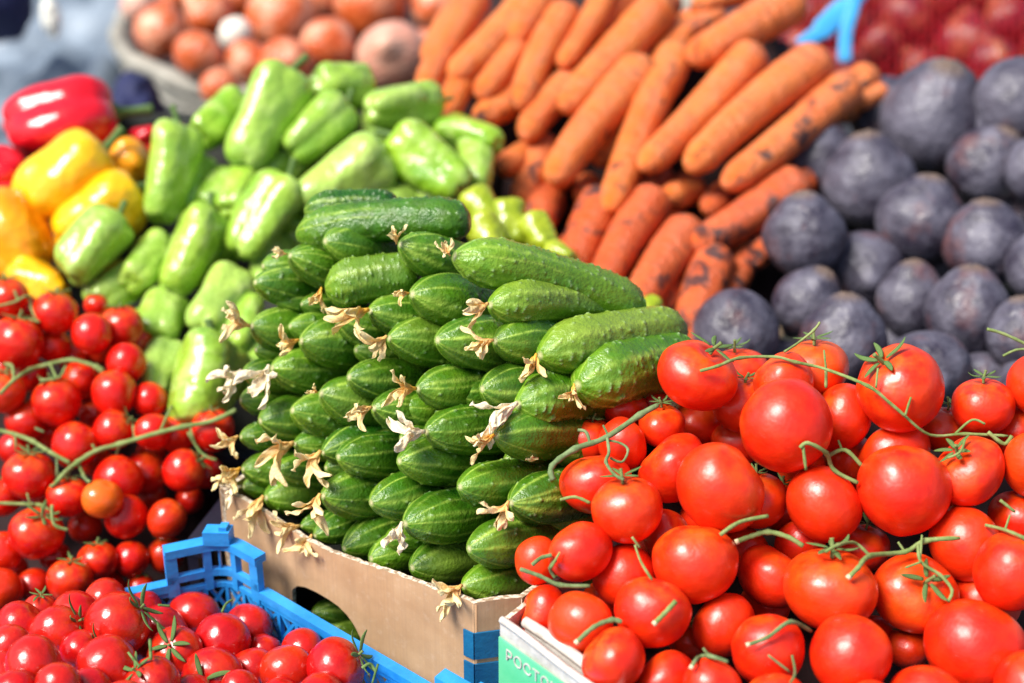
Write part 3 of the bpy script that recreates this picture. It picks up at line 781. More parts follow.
for (u1, v1, u2, v2, w, lay, soil) in CARS:
    um, vm = (u1 + u2) / 2, (v1 + v2) / 2
    d1, d2 = dK(u1, v1) + lay * .028, dK(u2, v2) + lay * .028; ww = w * dK(um, vm) / F
    p1, p2 = W(u1, v1, d1 - .01), W(u2, v2, d2 + .01)
    if (p2 - p1).length < 2.2 * ww: p2 = p1 + ((p2 - p1).normalized() * .6 + FWD * .8).normalized() * 2.3 * ww
    p1 = p1 - (p2 - p1).normalized() * .15 * ww
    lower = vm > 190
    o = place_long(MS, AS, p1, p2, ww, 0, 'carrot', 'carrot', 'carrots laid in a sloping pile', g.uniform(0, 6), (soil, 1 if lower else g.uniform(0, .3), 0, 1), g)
    its.append(dict(u=um, v=vm, o=o, desc=('half-hidden carrot' if lay >= 1 else ('soil-spotted carrot' if soil > .55 else ('thick orange carrot' if w > 43 else 'clean orange carrot')))))
row_labels(its, 24, 'carrot pile')

# ------------------------------------------------------------------ cucumbers
def plane_hit(u, v, n, c):      # vertical plane x*nx + y*ny = c
    r = W(u, v, 1) - ORG
    return ORG + r * (c / (r.x * n[0] + r.y * n[1]))
ZR = CAMZ - .72
A_ = atz(222, 489, ZR); B_ = atz(474, 604, ZR); C_ = atz(522, 598, ZR)
dAB = (B_ - A_); dAB.z = 0; LAB = dAB.length; dAB.normalize(); nin = Vector((-dAB.y, dAB.x, 0))
if nin.y < 0: nin = -nin
cpl = nin.x * B_.x + nin.y * B_.y
# tip u v, width px, screen angle, back end (or None), layer, blossom (style, hang direction deg, size px)
CK = [(303,212,34,-4,(400,208),1.4,None),(295,235,42,-6,(472,221),.9,None),(324,241,45,5,None,0,None),(289,255,44,12,None,0,('c',170,22)),(254,282,42,4,None,0,None),(262,266,34,0,None,1,None),
 (399,244,43,14,None,-.1,('c',90,26)),(452,256,50,0,(642,313),-.5,('c',130,24)),(324,290,46,-4,(420,276),.1,('y',250,34)),(369,311,46,6,None,-.1,('y',200,58)),(411,294,53,7,None,-.3,('y',185,24)),
 (489,305,44,4,(606,310),-.5,('c',215,44)),(436,340,55,5,None,-.4,None),(494,341,46,5,None,-.3,('c',195,42)),(538,356,54,0,(680,331),-.7,('y',250,40)),(576,386,62,0,(690,362),-1.1,('y',265,30)),(301,304,26,0,None,1,None),
 (251,326,42,6,None,0,('c',165,46)),(289,326,38,5,None,.6,None),(300,341,50,8,None,-.1,('y',200,38)),(337,320,42,12,None,.1,None),(388,338,48,5,None,-.2,('c',225,44)),(271,368,46,8,None,0,('w',255,52)),
 (243,372,34,4,None,.5,('w',225,44)),(291,410,50,10,None,-.1,None),(320,393,48,15,None,-.1,('y',150,14)),(348,377,46,8,None,0,None),(417,389,46,3,None,-.3,('y',180,46)),(373,408,46,8,None,-.1,('c',200,40)),
 (425,432,50,3,None,-.4,('w',185,58)),(259,421,42,-8,None,.1,None),(240,437,32,0,None,.5,('c',215,34)),(294,444,36,3,None,.6,('c',205,60)),(322,453,38,-14,None,.2,('c',235,52)),(337,457,46,5,None,-.2,None),(398,461,50,8,None,-.4,None),
 (242,469,38,3,None,.2,('y',215,40)),(325,468,30,3,None,.8,None),(265,498,42,-5,None,.1,('c',240,50)),(243,487,30,3,None,.4,('w',195,34)),(322,496,48,3,None,-.1,('c',245,50)),(370,503,47,-10,None,-.2,None),
 (404,524,53,-3,None,-.4,('w',255,46)),(459,487,48,0,None,-.5,None),(495,436,49,3,None,-.6,('y',215,42)),(510,503,50,-4,None,-.7,('c',240,42)),(481,389,46,4,None,-.2,None),(517,405,52,-4,(600,402),-.6,('w',205,60)),
 (400,408,34,4,None,.7,None),(468,549,46,-7,None,-.4,None),(411,568,46,-5,None,-.3,None),(463,586,44,-3,None,-.5,('c',215,46)),(370,559,42,-8,None,-.1,None),(343,549,44,-18,None,-.1,None),(314,536,34,-10,None,.2,('c',245,36)),
 (301,526,24,0,None,.6,('c',190,40)),(400,438,32,3,None,.8,None),(545,520,34,0,None,.3,None),(550,450,40,2,None,.2,('y',190,44)),(275,470,34,3,None,.8,None),(355,350,38,6,None,.9,None),(430,470,34,3,None,1.0,None),(330,440,30,3,None,1.0,None),
 (455,395,34,4,None,1.0,None),(505,460,34,4,None,1.0,None),(350,480,30,4,None,1.0,None),(385,540,32,0,None,1.0,None),(440,440,30,0,None,1.2,None),(240,400,30,0,None,.9,None),(255,350,30,0,None,.9,None),(545,575,34,-2,None,.5,None),(540,480,30,0,None,1,None),(400,310,30,0,None,1.2,None),(275,300,30,0,None,1,None)]
g = random.Random(21); its = []
for n_, (u, v, w, ang, end, lay, bl) in enumerate(CK):
    d = dC(u, v) + lay * .022; ww = w * d / F * 1.07
    p1 = W(u, v, d)
    if end is None and u < 478:        # tips near the rim rest just inside the card
        while p1.z < ZR + .022 and nin.x * p1.x + nin.y * p1.y < cpl + .010: d += .002; p1 = W(u, v, d)
    if end is None:
        th = math.radians(ang + g.uniform(-4, 4)); c_ = g.uniform(.66, .76)
        dr = (RT * math.cos(th) * c_ - UP * math.sin(th) * c_ + FWD * .71).normalized()
        asp = g.choice([2.6, 2.7, 2.8, 2.9, 3.0, 3.1]); p2 = p1 + dr * ww * asp; ms, al = CUKE_S, [2.7, 2.9, 3.1, 2.8, 3.0, 2.6]
        roll = g.uniform(0, 6)
    else:
        p2 = W(end[0], end[1], dC(*end) + lay * .022 + .045); ms, al = CUKE_L, [3.6, 4.2, 4.8]; roll = 0
    o = place_long(ms, al, p1, p2, ww, d, 'cucumber', 'cucumber', 'small cucumbers stacked tips outward', roll, (.55 if end is not None and n_ > 3 else g.uniform(0, .35), 0, 0, 1), g)
    desc = 'long warty cucumber' if end is not None else ('half-hidden cucumber' if lay >= .8 else 'striped small cucumber')
    if bl:
        st, ha, sz = bl; ha = math.radians(ha)
        zz = cdir(math.cos(ha), math.sin(ha), .65)
        o = rooted(o, 'fruit'); b = link('blossom', g.choice(BLOSSOM), o)
        mw = frame(p1 + cdir(-.3, .1, .9) * .005, z=zz, scale=sz * .78 * d / F, roll=g.uniform(0, 6))
        bpy.context.view_layer.update()
        b.matrix_local = o.matrix_world.inverted() @ mw
        b.color = ({'c': .2, 'y': .0, 'w': .85}[st], 0, 0, 1)
        desc += {'c': ', cream blossom', 'y': ', yellow blossom', 'w': ', white blossom'}[st]
    else: desc += ', no blossom'
    its.append(dict(u=u, v=v, o=o, desc=desc))
row_labels(its, 22, 'heap')

# ------------------------------------------------------------------ vines lying on the heaps
def vine(lines, items, field, w, mat, label, group, name='tomato_vine', lift=.004, cut=False):
    mb = MB()
    for li, ln in enumerate(lines):
        ww = ln[0] if isinstance(ln[0], (int, float)) else w
        pts = [p for p in ln if not isinstance(p, (int, float))]
        dens = []
        sp = smooth_path([Vector((p[0], p[1], 0)) for p in pts], 5)
        ds = [front(items, p.x, p.y, field(p.x, p.y)) for p in sp]
        sm = [min(ds[max(0, i - 3):i + 4]) for i in range(len(ds))]
        sm = [sum(sm[max(0, i - 2):i + 3]) / len(sm[max(0, i - 2):i + 3]) for i in range(len(sm))]
        P = [W(p.x, p.y, dd - lift - ww * .5 / F) for p, dd in zip(sp, sm)]
        rr = [ww * .43 * sm[0] / F * (1 + .22 * n3(i * .9, li, w) + (.35 if i % 10 == 0 and i else 0)) for i in range(len(P))]
        if len(rr) > 4: rr[-1] *= .75
        mb.tube(P, rr, 8)
        if cut and li == 0:
            a, b = P[0], P[1]; mb.tube([a + (a - b).normalized() * .0006, a + (b - a).normalized() * .002], rr[0] * 1.12, 8, mi=1)
    o = link(name, mb.mesh(name, [M[mat], M['cut_end']]))
    return tag(o, label, 'tomato vine', group)
G1 = 'green vine stems among the big tomatoes'
vine([[7,(553,480),(552,466),(575,449),(605,438),(640,415),(658,405)],[4,(607,437),(609,452),(606,462),(614,474),(624,480)],[3,(606,440),(620,443),(628,450),(622,462),(610,458)],[4,(590,443),(586,432),(578,430)],[3,(609,437),(603,425)]], toms, dT, 6, 'stem_dark', 'thick grey-green vine stem against the cucumbers, curling at the left of the tomatoes', G1)
vine([[4,(700,371),(718,366),(740,358),(775,357),(795,362),(825,369),(868,386),(890,403),(905,416)],[3.5,(905,416),(930,435),(965,434),(1008,436)],[3,(905,416),(911,397)],[3,(826,369),(824,350)],[4,(826,369),(826,388)],[3,(876,388),(878,368)],[3,(955,434),(972,420),(985,424)],[5,(988,432),(1004,444),(1012,436)],[3,(965,440),(960,452),(948,458)]], toms, dT, 5, 'stem', 'long pale green vine running along the top of the tomato heap', G1)
vine([[5,(800,448),(808,443),(826,453),(834,470),(858,483)],[5,(828,456),(845,450),(862,466)],[4,(803,446),(806,470)],[3,(843,452),(838,440)]], toms, dT, 5, 'stem', 'forked bright green vine under the very big upper tomato', G1)
vine([[6,(848,578),(858,568),(870,556),(905,552),(925,541),(960,538)],[4,(870,556),(855,543),(838,545),(825,552)],[3,(905,552),(898,542)],[4,(918,545),(921,562),(940,575),(952,590),(948,602)],[3,(921,562),(905,568)],[3,(920,562),(922,535)]], toms, dT, 5, 'stem', 'branched vine with cut end between the two lower middle tomatoes', G1, cut=True)
vine([[6,(654,624),(664,614),(676,601)]], toms, dT, 6, 'stem', 'short cut stalk poking up from a tomato left of centre', G1, cut=True)
vine([[6,(576,643),(594,627),(612,620),(622,622)]], toms, dT, 6, 'stem_dark', 'bent cut stalk above the tomato nearest the green box', G1, cut=True)
vine([[5,(520,569),(540,576),(560,585),(590,586)],[5,(532,565),(541,558),(552,555)],[4,(555,578),(550,568),(556,560)]], toms, dT, 5, 'stem_dark', 'thin stalks where the tomatoes meet the cucumber box', G1)
vine([[6,(736,542),(752,536),(768,532),(788,537),(803,546)],[5,(720,535),(740,522),(768,516)]], toms, dT, 6, 'stem', 'cut stalk beside the big tomato in the middle of the heap', G1, cut=True)
vine([[5,(691,668),(698,658),(709,656),(728,662)],[4,(709,656),(703,648)]], toms, dT, 5, 'stem_dark', 'forked stalk low in the heap between bottom tomatoes', G1, cut=True)
vine([[5,(747,645),(768,637),(790,622),(811,631)],[3,(792,655),(795,673),(790,683)],[3,(768,655),(790,672)]], toms, dT, 5, 'stem_dark', 'grey-green stalk across the tomato at the bottom centre', G1, cut=True)
vine([[4,(560,500),(575,497),(590,503)],[3,(551,568),(560,552)],[3,(635,545),(641,562),(652,580)],[3,(632,537),(640,548)]], toms, dT, 4, 'stem', 'thin pale tendrils on the left tomatoes', G1)
vine([[4,(985,525),(1005,530),(1024,538),(1036,545)],[3,(1005,530),(1010,515)],[4,(1000,500),(1015,512)]], toms, dT, 4, 'stem', 'green sprig at the right edge of the tomatoes', G1)
vine([[4,(987,329),(1004,334),(1030,346)],[3,(1003,356),(1016,350),(1030,349)]], toms, lambda u, v: 1.27, 4, 'stem', 'dry leafy sprig sticking out beside the beetroots', G1)
vine([[3,(784,352),(798,343),(814,330),(820,322)]], toms, lambda u, v: 1.24, 3, 'stem', 'thin dry stalk rising from the orange-tinged tomato', G1)
G2 = 'green vine stems among the cherry tomatoes'
vine([[6,(56,483),(66,472),(78,462),(96,451),(120,444),(150,435),(182,427),(212,421),(236,410)],[3,(96,451),(92,444)],[3,(120,444),(116,455)],[3,(135,439),(133,425)],[3,(160,432),(166,418),(172,406)],[3,(190,425),(195,444),(205,456),(217,460)],[4,(195,444),(188,432)],[4,(58,482),(50,487)],[4,(78,462),(85,478),(90,482)]], ches, dL, 6, 'stem', 'thick vine stem slanting across the lower cherry tomatoes', G2)
vine([[5,(0,394),(14,380),(30,370),(50,364),(72,360),(98,367)],[4,(14,380),(12,366),(4,364)],[3,(50,364),(58,378),(66,366)],[7,(95,366),(104,372)],[3,(40,380),(56,379)]], ches, dL, 5, 'stem', 'vine stem arching over the upper left cherry tomatoes', G2)
vine([[5,(-4,430),(14,434),(32,441),(50,452),(70,463)],[3,(15,436),(16,448)]], ches, dL, 5, 'stem', 'vine stem at the left edge beneath the arching one', G2)
vine([[4,(-4,503),(24,504),(40,505),(52,512)],[3,(30,503),(27,493)],[4,(52,505),(54,524),(68,530)]], ches, dL, 4, 'stem', 'short curled vine stem at the lower left', G2)
vine([[3,(-2,306),(14,302),(28,296),(32,310),(38,322)],[3,(18,300),(14,290)],[3,(40,322),(25,318)]], ches, dL, 3, 'stem', 'thin vine stem over the topmost cherry tomatoes', G2)
vine([[3,(57,456),(57,478)],[3,(44,432),(35,428)],[3,(82,476),(90,482)]], ches, dL, 3, 'stem_dark', 'thin side shoot hanging between lower cherry tomatoes', G2)
G3 = 'loose green sprigs among the crate tomatoes'
vine([[3,(128,652),(134,660),(140,667)],[4,(150,640),(151,660)],[3,(170,606),(158,605)]], crts, dR, 4, 'sepal', 'loose green sprigs between tomatoes in the blue crate', G3)
vine([[4,(362,668),(370,664),(376,672)],[3,(378,664),(372,684)],[3,(222,612),(226,604),(232,600)]], crts, dR, 3, 'sepal', 'green sprig by the right wall of the blue crate', G3)

# ------------------------------------------------------------------ containers
# cardboard box of the cucumbers
def wall(name, outline, holes, org, ex, ez, nrm, th, mats, parent, seg=None):
    """a sheet of card: outline and holes in (s, z), thickness th along nrm, cut edges in the second material"""
    bm = bmesh.new(); edges = []
    for lp in [outline] + holes:
        vs = [bm.verts.new(org + ex * s + ez * z) for s, z in lp]
        edges += [bm.edges.new((vs[i], vs[(i + 1) % len(vs)])) for i in range(len(vs))]
    bmesh.ops.triangle_fill(bm, use_beauty=True, use_dissolve=False, edges=edges)
    bmesh.ops.recalc_face_normals(bm, faces=bm.faces)
    geo = bmesh.ops.extrude_face_region(bm, geom=list(bm.faces))
    bmesh.ops.translate(bm, verts=[e for e in geo['geom'] if isinstance(e, bmesh.types.BMVert)], vec=nrm * th)
    bmesh.ops.recalc_face_normals(bm, faces=bm.faces); bm.normal_update()
    for f in bm.faces:
        f.material_index = 0 if abs(f.normal.dot(nrm)) > .7 else 1
    me = bpy.data.meshes.new(name); bm.to_mesh(me); bm.free()
    for m in mats: me.materials.append(m)
    return link(name, me, parent)
EZ = Vector((0, 0, 1))
box = bpy.data.objects.new('cardboard_box', None); COL.objects.link(box)
tag(box, 'brown cardboard box with blue stripes and torn handle hole holding the cucumbers', 'box')
def pz(u, v):
    p = plane_hit(u, v, nin, cpl); return ((p - B_).dot(-dAB), p.z - ZR)
HB = TABLE + .004 - ZR
hole = [pz(u, v) for u, v in [(292,590),(297,586),(305,587),(316,592),(328,599),(338,606),(347,615),(354,625),(360,637),(364,649),(366,662),(372,676),(340,676),(310,655),(296,640),(293,615)]]
hole = [(s, max(z, HB + .012)) for s, z in hole]
g = random.Random(3)
rimpx = [(474,604),(468,600),(450,594),(431,588),(406,578),(388,572),(371,566),(343,557),(330,552),(316,545),(290,530),(268,515),(245,501),(222,489)]
rs = [pz(*q) for q in rimpx]; rx = [q[0] for q in rs]; rz = [q[1] for q in rs]
top = [(s, float(np.interp(s, rx, rz)) + g.uniform(-.0007, .0007)) for s in np.linspace(0, LAB + .003, 60)]
wall('side_panel', top + [(LAB + .003, HB), (0, HB)], [hole], B_ - nin * 0, -dAB, EZ, nin, .004, [M['card'], M['edge']], box)
dBC = (C_ - B_); dBC.z = 0; LBC = dBC.length; dBC.normalize(); nbc = Vector((-dBC.y, dBC.x, 0))
if nbc.y < 0: nbc = -nbc
topc = [(s, .001 * math.sin(s * 90)) for s in np.linspace(0, LBC, 8)]
wall('corner_panel', topc + [(LBC, HB), (0, HB)], [], B_ + nbc * .0005, dBC, EZ, nbc, .004, [M['card'], M['edge']], box)
D_ = C_ + Vector((.62, .78, 0)) * .30
dCD = (D_ - C_).normalized(); ncd = Vector((-dCD.y, dCD.x, 0))
wall('side_panel', [(0, 0), (.03, -.001), (.07, -.04), (.30, -.045), (.30, HB), (0, HB)], [], C_, dCD, EZ, ncd, .004, [M['card'], M['edge']], box)
E_ = A_ - dAB * .002; G_ = E_ + nin * .32
wall('back_panel', [(0, 0), (.32, 0), (.32, HB), (0, HB)], [], E_, nin, EZ, dAB, .004, [M['card'], M['edge']], box)
dg_ = (G_ - D_).normalized()
wall('back_panel', [(0, -.055), ((G_ - D_).length, -.055), ((G_ - D_).length, HB), (0, HB)], [], D_, dg_, EZ, Vector((dg_.y, -dg_.x, 0)), .004, [M['card'], M['edge']], box)
mb = MB(); mb.tube([B_ + (nin + nbc) * .0012 + EZ * -.001, B_ + (nin + nbc) * .0012 + EZ * HB], .0021, 8); link('corner_fold', mb.mesh('corner_fold', [M['card']]), box)
# blue printed stripes round the corner panel, each its own printed band
def zband(v): return atz(0, 0, 0)
def hz(v):                       # height on the corner panel at picture row v
    p = plane_hit(497, v, nbc, nbc.x * B_.x + nbc.y * B_.y); return p.z - ZR
for v0, v1 in ((630, 656), (661, 720)):
    z1, z0 = hz(v0), max(hz(v1), HB + .004)
    mb = MB(); mb.box(B_ + dBC * (LBC * .5) + EZ * ((z0 + z1) / 2) - nbc * .0004, dBC * (LBC * .5), nbc * .0007, EZ * ((z1 - z0) / 2))
    mb.box(B_ - dAB * .0045 + EZ * ((z0 + z1) / 2) - nin * .0008, dAB * .0045, nin * .0006, EZ * ((z1 - z0) / 2))
    link('printed_stripe', mb.mesh('printed_stripe', [M['blue_dark']], False), box)
# cucumbers seen through the handle hole
its = []
for (u, v, w, lab) in [(312, 612, 30, 'upper cucumber inside the box seen through the handle hole'), (322, 632, 36, 'lower cucumber inside the box seen through the handle hole'), (352, 655, 28, 'cucumber tip at the bottom corner of the handle hole')]:
    p = plane_hit(u, v, nin, cpl + .014); d = (p - ORG).dot(FWD); ww = w * d / F
    o = place_long(CUKE_S, [2.7, 2.9, 3.1, 2.8, 3.0, 2.6], p, p + (RT * .8 + FWD * .7 + UP * -.1).normalized() * ww * 2.9, ww, d, 'cucumber', 'cucumber', 'small cucumbers stacked tips outward', 1.0)
    o['label'] = lab

# green printed box of the vine tomatoes
gb = bpy.data.objects.new('green_printed_box', None); COL.objects.link(gb)
tag(gb, 'white and green printed carton with folded rim holding the big tomatoes', 'box')
ZG = CAMZ - .715
q0 = atz(500, 622, ZG); q1 = atz(640, 722, ZG)
dq = (q1 - q0); dq.z = 0; Lq = .40; dq.normalize(); nq = Vector((-dq.y, dq.x, 0))
if nq.y < 0: nq = -nq
q0b = atz(524, 603, ZG); db = (q0b - q0); db.z = 0; db.normalize(); Lb = .34
HG = TABLE + .004 - ZG
def hband(s0, s1, z0, z1, off, mat, nm):
    mb = MB(); mb.box(q0 + dq * (s0 + s1) / 2 + EZ * (z0 + z1) / 2 - nq * off, dq * (s1 - s0) / 2, nq * .0006, EZ * (z1 - z0) / 2); return link(nm, mb.mesh(nm, [M[mat]], False), gb)
tg = [(s, .0015 * math.sin(s * 50 + 1)) for s in np.linspace(0, Lq, 50)]
wall('outer_wall', tg + [(Lq, HG), (0, HG)], [], q0, dq, EZ, nq, .0035, [M['whitecard'], M['edge']], gb)
wall('outer_wall', [(0, .001), (Lb, .001), (Lb, HG), (0, HG)], [], q0 + db * .0006, db, EZ, Vector((-db.y, db.x, 0)) * (1 if Vector((-db.y, db.x, 0)).dot(dq) > 0 else -1), .0035, [M['whitecard'], M['edge']], gb)
tg2 = [(s, -.001 + .0015 * math.sin(s * 40)) for s in np.linspace(.012, Lq, 46)]
wall('inner_flap', tg2 + [(Lq, -.07), (.012, -.07)], [], q0 + nq * .012, dq, EZ, nq, .004, [M['whitecard'], M['edge']], gb)
mb = MB(); mb.tube([q0 + dq * s + nq * .0145 + EZ * (-.002 + .0016 * math.sin(s * 40)) for s in np.linspace(.010, Lq, 50)], .0042, 8); link('rolled_rim', mb.mesh('rolled_rim', [M['whitecard']]), gb)
mb = MB(); mb.tube([q0 + dq * s + nq * .0015 + EZ * (.0 + .0015 * math.sin(s * 50 + 1)) for s in np.linspace(.0, Lq, 50)], .0028, 8); link('rolled_rim', mb.mesh('rolled_rim', [M['whitecard']]), gb)
hband(.0005, Lq, HG + .01, -.0115, .0012, 'greencard', 'green_print')
fc = bpy.data.curves.new('lettering', 'FONT'); fc.body = 'РОСТОК 30'; fc.size = .0125; fc.extrude = .0003; fc.space_character = 1.05
fo = bpy.data.objects.new('t', fc); COL.objects.link(fo); bpy.context.view_layer.update()
fm = bpy.data.meshes.new_from_object(fo.evaluated_get(bpy.context.evaluated_depsgraph_get())); bpy.data.objects.remove(fo)
fm.materials.clear(); fm.materials.append(M['whitecard'])
lt = link('lettering', fm, gb); mm = Matrix((( dq.x, 0, -nq.x, 0), (dq.y, 0, -nq.y, 0), (0, 1, 0, 0), (0, 0, 0, 1)))
p = q0 + dq * .008 + EZ * -.0255 - nq * .0022
lt.matrix_world = Matrix.Translation(p) @ mm

# blue plastic crate
bc = bpy.data.objects.new('blue_crate', None); COL.objects.link(bc)
tag(bc, 'bright blue lattice plastic crate with raised corner holding dark red tomatoes', 'crate')
ZB = CAMZ - .775
r1 = atz(258, 586, ZB); r2 = atz(411, 676, ZB)
e1 = (r2 - r1); e1.z = 0; e1.normalize()
K = r1 - e1 * .034                                  # corner
e2 = Vector((-.93, -.36, 0)).normalized()           # back wall direction, away from the corner
RC = .016
def cpath(s):
    """point on the crate wall; s<0 along the back wall, s>0 along the right wall, rounded corner"""
    a, b = K + e2 * RC, K + e1 * RC
    if s < -RC: return K + e2 * (-s)
    if s > RC: return K + e1 * s
    t = (s + RC) / (2 * RC); return a * (1 - t) ** 2 + K * 2 * t * (1 - t) + b * t * t
mn = (e1 + e2).normalized()
def cnorm(s):
    t = (cpath(s + .002) - cpath(s - .002)).normalized(); n = Vector((-t.y, t.x, 0))
    return n if n.dot(mn) > 0 else -n                # inward
def bar(mb, s0, z0, s1, z1, w, th=.004, off=0.0):
    n = max(2, int(abs(s1 - s0) / .006) + 2); dx, dz = s1 - s0, z1 - z0; l = math.hypot(dx, dz); px, pz_ = -dz / l * w / 2, dx / l * w / 2
    v = []
    for i in range(n):
        t = i / (n - 1); s, z = s0 + dx * t, z0 + dz * t
        for sg in (1, -1):
            ss, zz = s + px * sg, z + pz_ * sg; c = cpath(ss) + EZ * (ZB + zz - K.z); nn = cnorm(ss)
            v += [c + nn * off, c + nn * (off + th)]
    f = []
    for i in range(n - 1):
        a = i * 4; b = a + 4
        f += [(a, a + 1, b + 1, b), (a + 2, b + 2, b + 3, a + 3), (a, b, b + 2, a + 2), (a + 1, a + 3, b + 3, b + 1)]
    f += [(0, 2, 3, 1), ((n - 1) * 4, (n - 1) * 4 + 1, (n - 1) * 4 + 3, (n - 1) * 4 + 2)]
    mb.add(v, f)
HC = TABLE + .004 - ZB
LR, LK = .46, .40
RS, RB = .040, .048      # raised part reach on the right and the back wall
mbr = MB()
for (a, b) in ((RS, LR), (-LK, -RB)):
    bar(mbr, a, -.0035, b, -.0035, .007, .009, -.004)
rim = link('rim', mbr.mesh('rim', [M['blue']], False), bc)
mbl = MB()
bar(mbl, -LK, -.038, LR, -.038, .006, .004); bar(mbl, -LK, HC + .01, LR, HC + .01, .02, .004); bar(mbl, -LK, -.068, LR, -.068, .005, .004)
s = -LK
while s < LR:
    bar(mbl, s, -.008, s + .020, -.037, .0026, .0028); bar(mbl, s + .020, -.008, s, -.037, .0026, .0030)
    bar(mbl, s, -.008, s, HC, .0036, .0038); bar(mbl, s + .01, -.038, s + .01, HC, .003, .003)
    s += .020
bar(mbl, -LK, -.0095, LR, -.0095, .004, .004)
link('lattice_wall', mbl.mesh('lattice_wall', [M['blue']], False), bc)
mbc = MB()
bar(mbc, -RB, .0275, RS, .0275, .007, .011, -.005)          # top of the raised corner
bar(mbc, -RB, .003, RS, .003, .006, .005)
for s_ in (-RB + .004, -.016, .012, RS - .004): bar(mbc, s_, -.012, s_, .028, .0065 if abs(s_) < .03 else .009, .006, -.001)
bar(mbc, -.002 - .003, .0, -.002 - .003, .028, .002, .004)
c0 = cpath(-.004); mbc.box(c0 + cnorm(-.004) * .003 + EZ * (ZB + .036 - K.z), (cpath(.004) - cpath(-.012)).normalized() * .010, cnorm(0) * .006, EZ * .006)
mbc.box(c0 + cnorm(-.004) * .003 + EZ * (ZB + .0435 - K.z) + (cpath(.004) - cpath(-.012)).normalized() * .005, (cpath(.004) - cpath(-.012)).normalized() * .003, cnorm(0) * .004, EZ * .002)
link('raised_corner', mbc.mesh('raised_corner', [M['blue']], False), bc)
# near raised corner
nc = MB(); pk = atz(442, 676, ZB + .012)
nc.box(pk + e1 * .012 + Vector((0, 0, -.01)), e1 * .014, nin * .006, EZ * .012); nc.box(pk + e1 * .040 + Vector((0, 0, -.008)), e1 * .010, nin * .008, EZ * .014)
nc.box(pk + e1 * .026 + Vector((0, 0, -.016)), e1 * .004, nin * .004, EZ * .008)
link('raised_corner', nc.mesh('raised_corner', [M['blue']], False), bc)
fl = MB(); ctr = K + e1 * LR / 2 + e2 * LK / 2
fl.add([K + EZ * (TABLE + .008 - K.z), K + e1 * LR + EZ * (TABLE + .008 - K.z), K + e1 * LR + e2 * LK + EZ * (TABLE + .008 - K.z), K + e2 * LK + EZ * (TABLE + .008 - K.z)], [(0, 1, 2, 3)])
link('crate_floor', fl.mesh('crate_floor', [M['blue']], False), bc)

# added near-black sheets behind each heap, standing in for shade in the gaps
def shade_sheet(name, parent, field, off, u0, u1, v0, v1, mat, nu=24, nv=20, items=None):
    verts = []; faces = []
    for j in range(nv):
        for i in range(nu):
            u = u0 + (u1 - u0) * i / (nu - 1); v = v0 + (v1 - v0) * j / (nv - 1)
            e = max(0, 1 - min(i, nu - 1 - i, j, nv - 1 - j) / 2)
            p = W(u, v, field(u, v) + off + .012 * n3(u * .03, v * .03, off * 50)); p.z -= .05 * e; p.z = max(p.z, TABLE + .012)
            verts.append(p)
    for j in range(nv - 1):
        for i in range(nu - 1):
            a = j * nu + i; faces.append((a, a + 1, a + nu + 1, a + nu))
    me = bake(mesh_from(name, verts, faces, [M[mat]]), [('SOLIDIFY', dict(thickness=.002))])
    return link(name, me, parent)
def crate(pts, z0, zt, mat, label, cat='crate', name='plastic_crate'):
    root = bpy.data.objects.new(name, None); COL.objects.link(root); root['label'] = label; root['category'] = cat
    n = len(pts)
    for i in range(n):
        a, b = Vector(pts[i]).to_3d(), Vector(pts[(i + 1) % n]).to_3d(); e = (b - a).normalized(); nn = Vector((-e.y, e.x, 0)); L = (b - a).length; z1 = zt[i] if hasattr(zt, '__len__') else zt
        mb = MB(); h = z1 - z0; k_ = 4
        for j in range(k_):
            zc = z0 + h * (j + .5) / k_
            mb.box(a + e * L / 2 + EZ * zc, e * (L / 2 - .004), nn * .003, EZ * (h / k_ * .36))
        m_ = 10
        for j in range(m_ + 1):
            mb.box(a + e * (.006 + (L - .012) * j / m_) + EZ * (z0 + z1) / 2, e * .004, nn * .0045, EZ * (h / 2 - .001))
        mb.box(a + e * L / 2 + EZ * (z1 + .003), e * (L / 2 - .001), nn * .008, EZ * .004)
        link('wall_panel', mb.mesh('wall_panel', [M[mat]], False), root)
    return root
shade_sheet('gap_shade', box, dC, .085, 262, 590, 235, 560, 'shade_sheet')
shade_sheet('gap_shade', gb, dT, .115, 545, 1075, 385, 720, 'shade_sheet_red')
shade_sheet('gap_shade', bc, lambda u, v: dR(u, v), .075, -40, 330, 610, 720, 'shade_sheet_red')
# black crate of the cherry tomatoes
bk = crate([(-.62, 1.06), (-.252, 1.10), (-.212, 1.24), (-.60, 1.40)], TABLE + .004, (TABLE + .035, TABLE + .104, TABLE + .10, TABLE + .08), 'black_plastic', 'black plastic crate under the cherry tomatoes beside the cardboard box')
shade_sheet('gap_shade', bk, dL, .085, -60, 215, 315, 600, 'shade_sheet_red')
bp = crate([(-.60, 1.43), (-.03, 1.43), (-.03, 1.78), (-.60, 1.78)], TABLE + .004, TABLE + .10, 'black_plastic', 'black crate buried beneath the green pepper heap')
shade_sheet('gap_shade', bp, dP, .095, 30, 500, 85, 430, 'shade_sheet', 30, 24)
bcarr = crate([(-.02, 1.44), (.33, 1.44), (.33, 1.95), (-.02, 1.95)], TABLE + .004, TABLE + .12, 'wood', 'slatted wooden crate beneath the carrot pile', 'crate', 'wooden_crate')
shade_sheet('gap_shade', bcarr, dK, .10, 425, 800, 5, 345, 'shade_sheet_red', 30, 24)
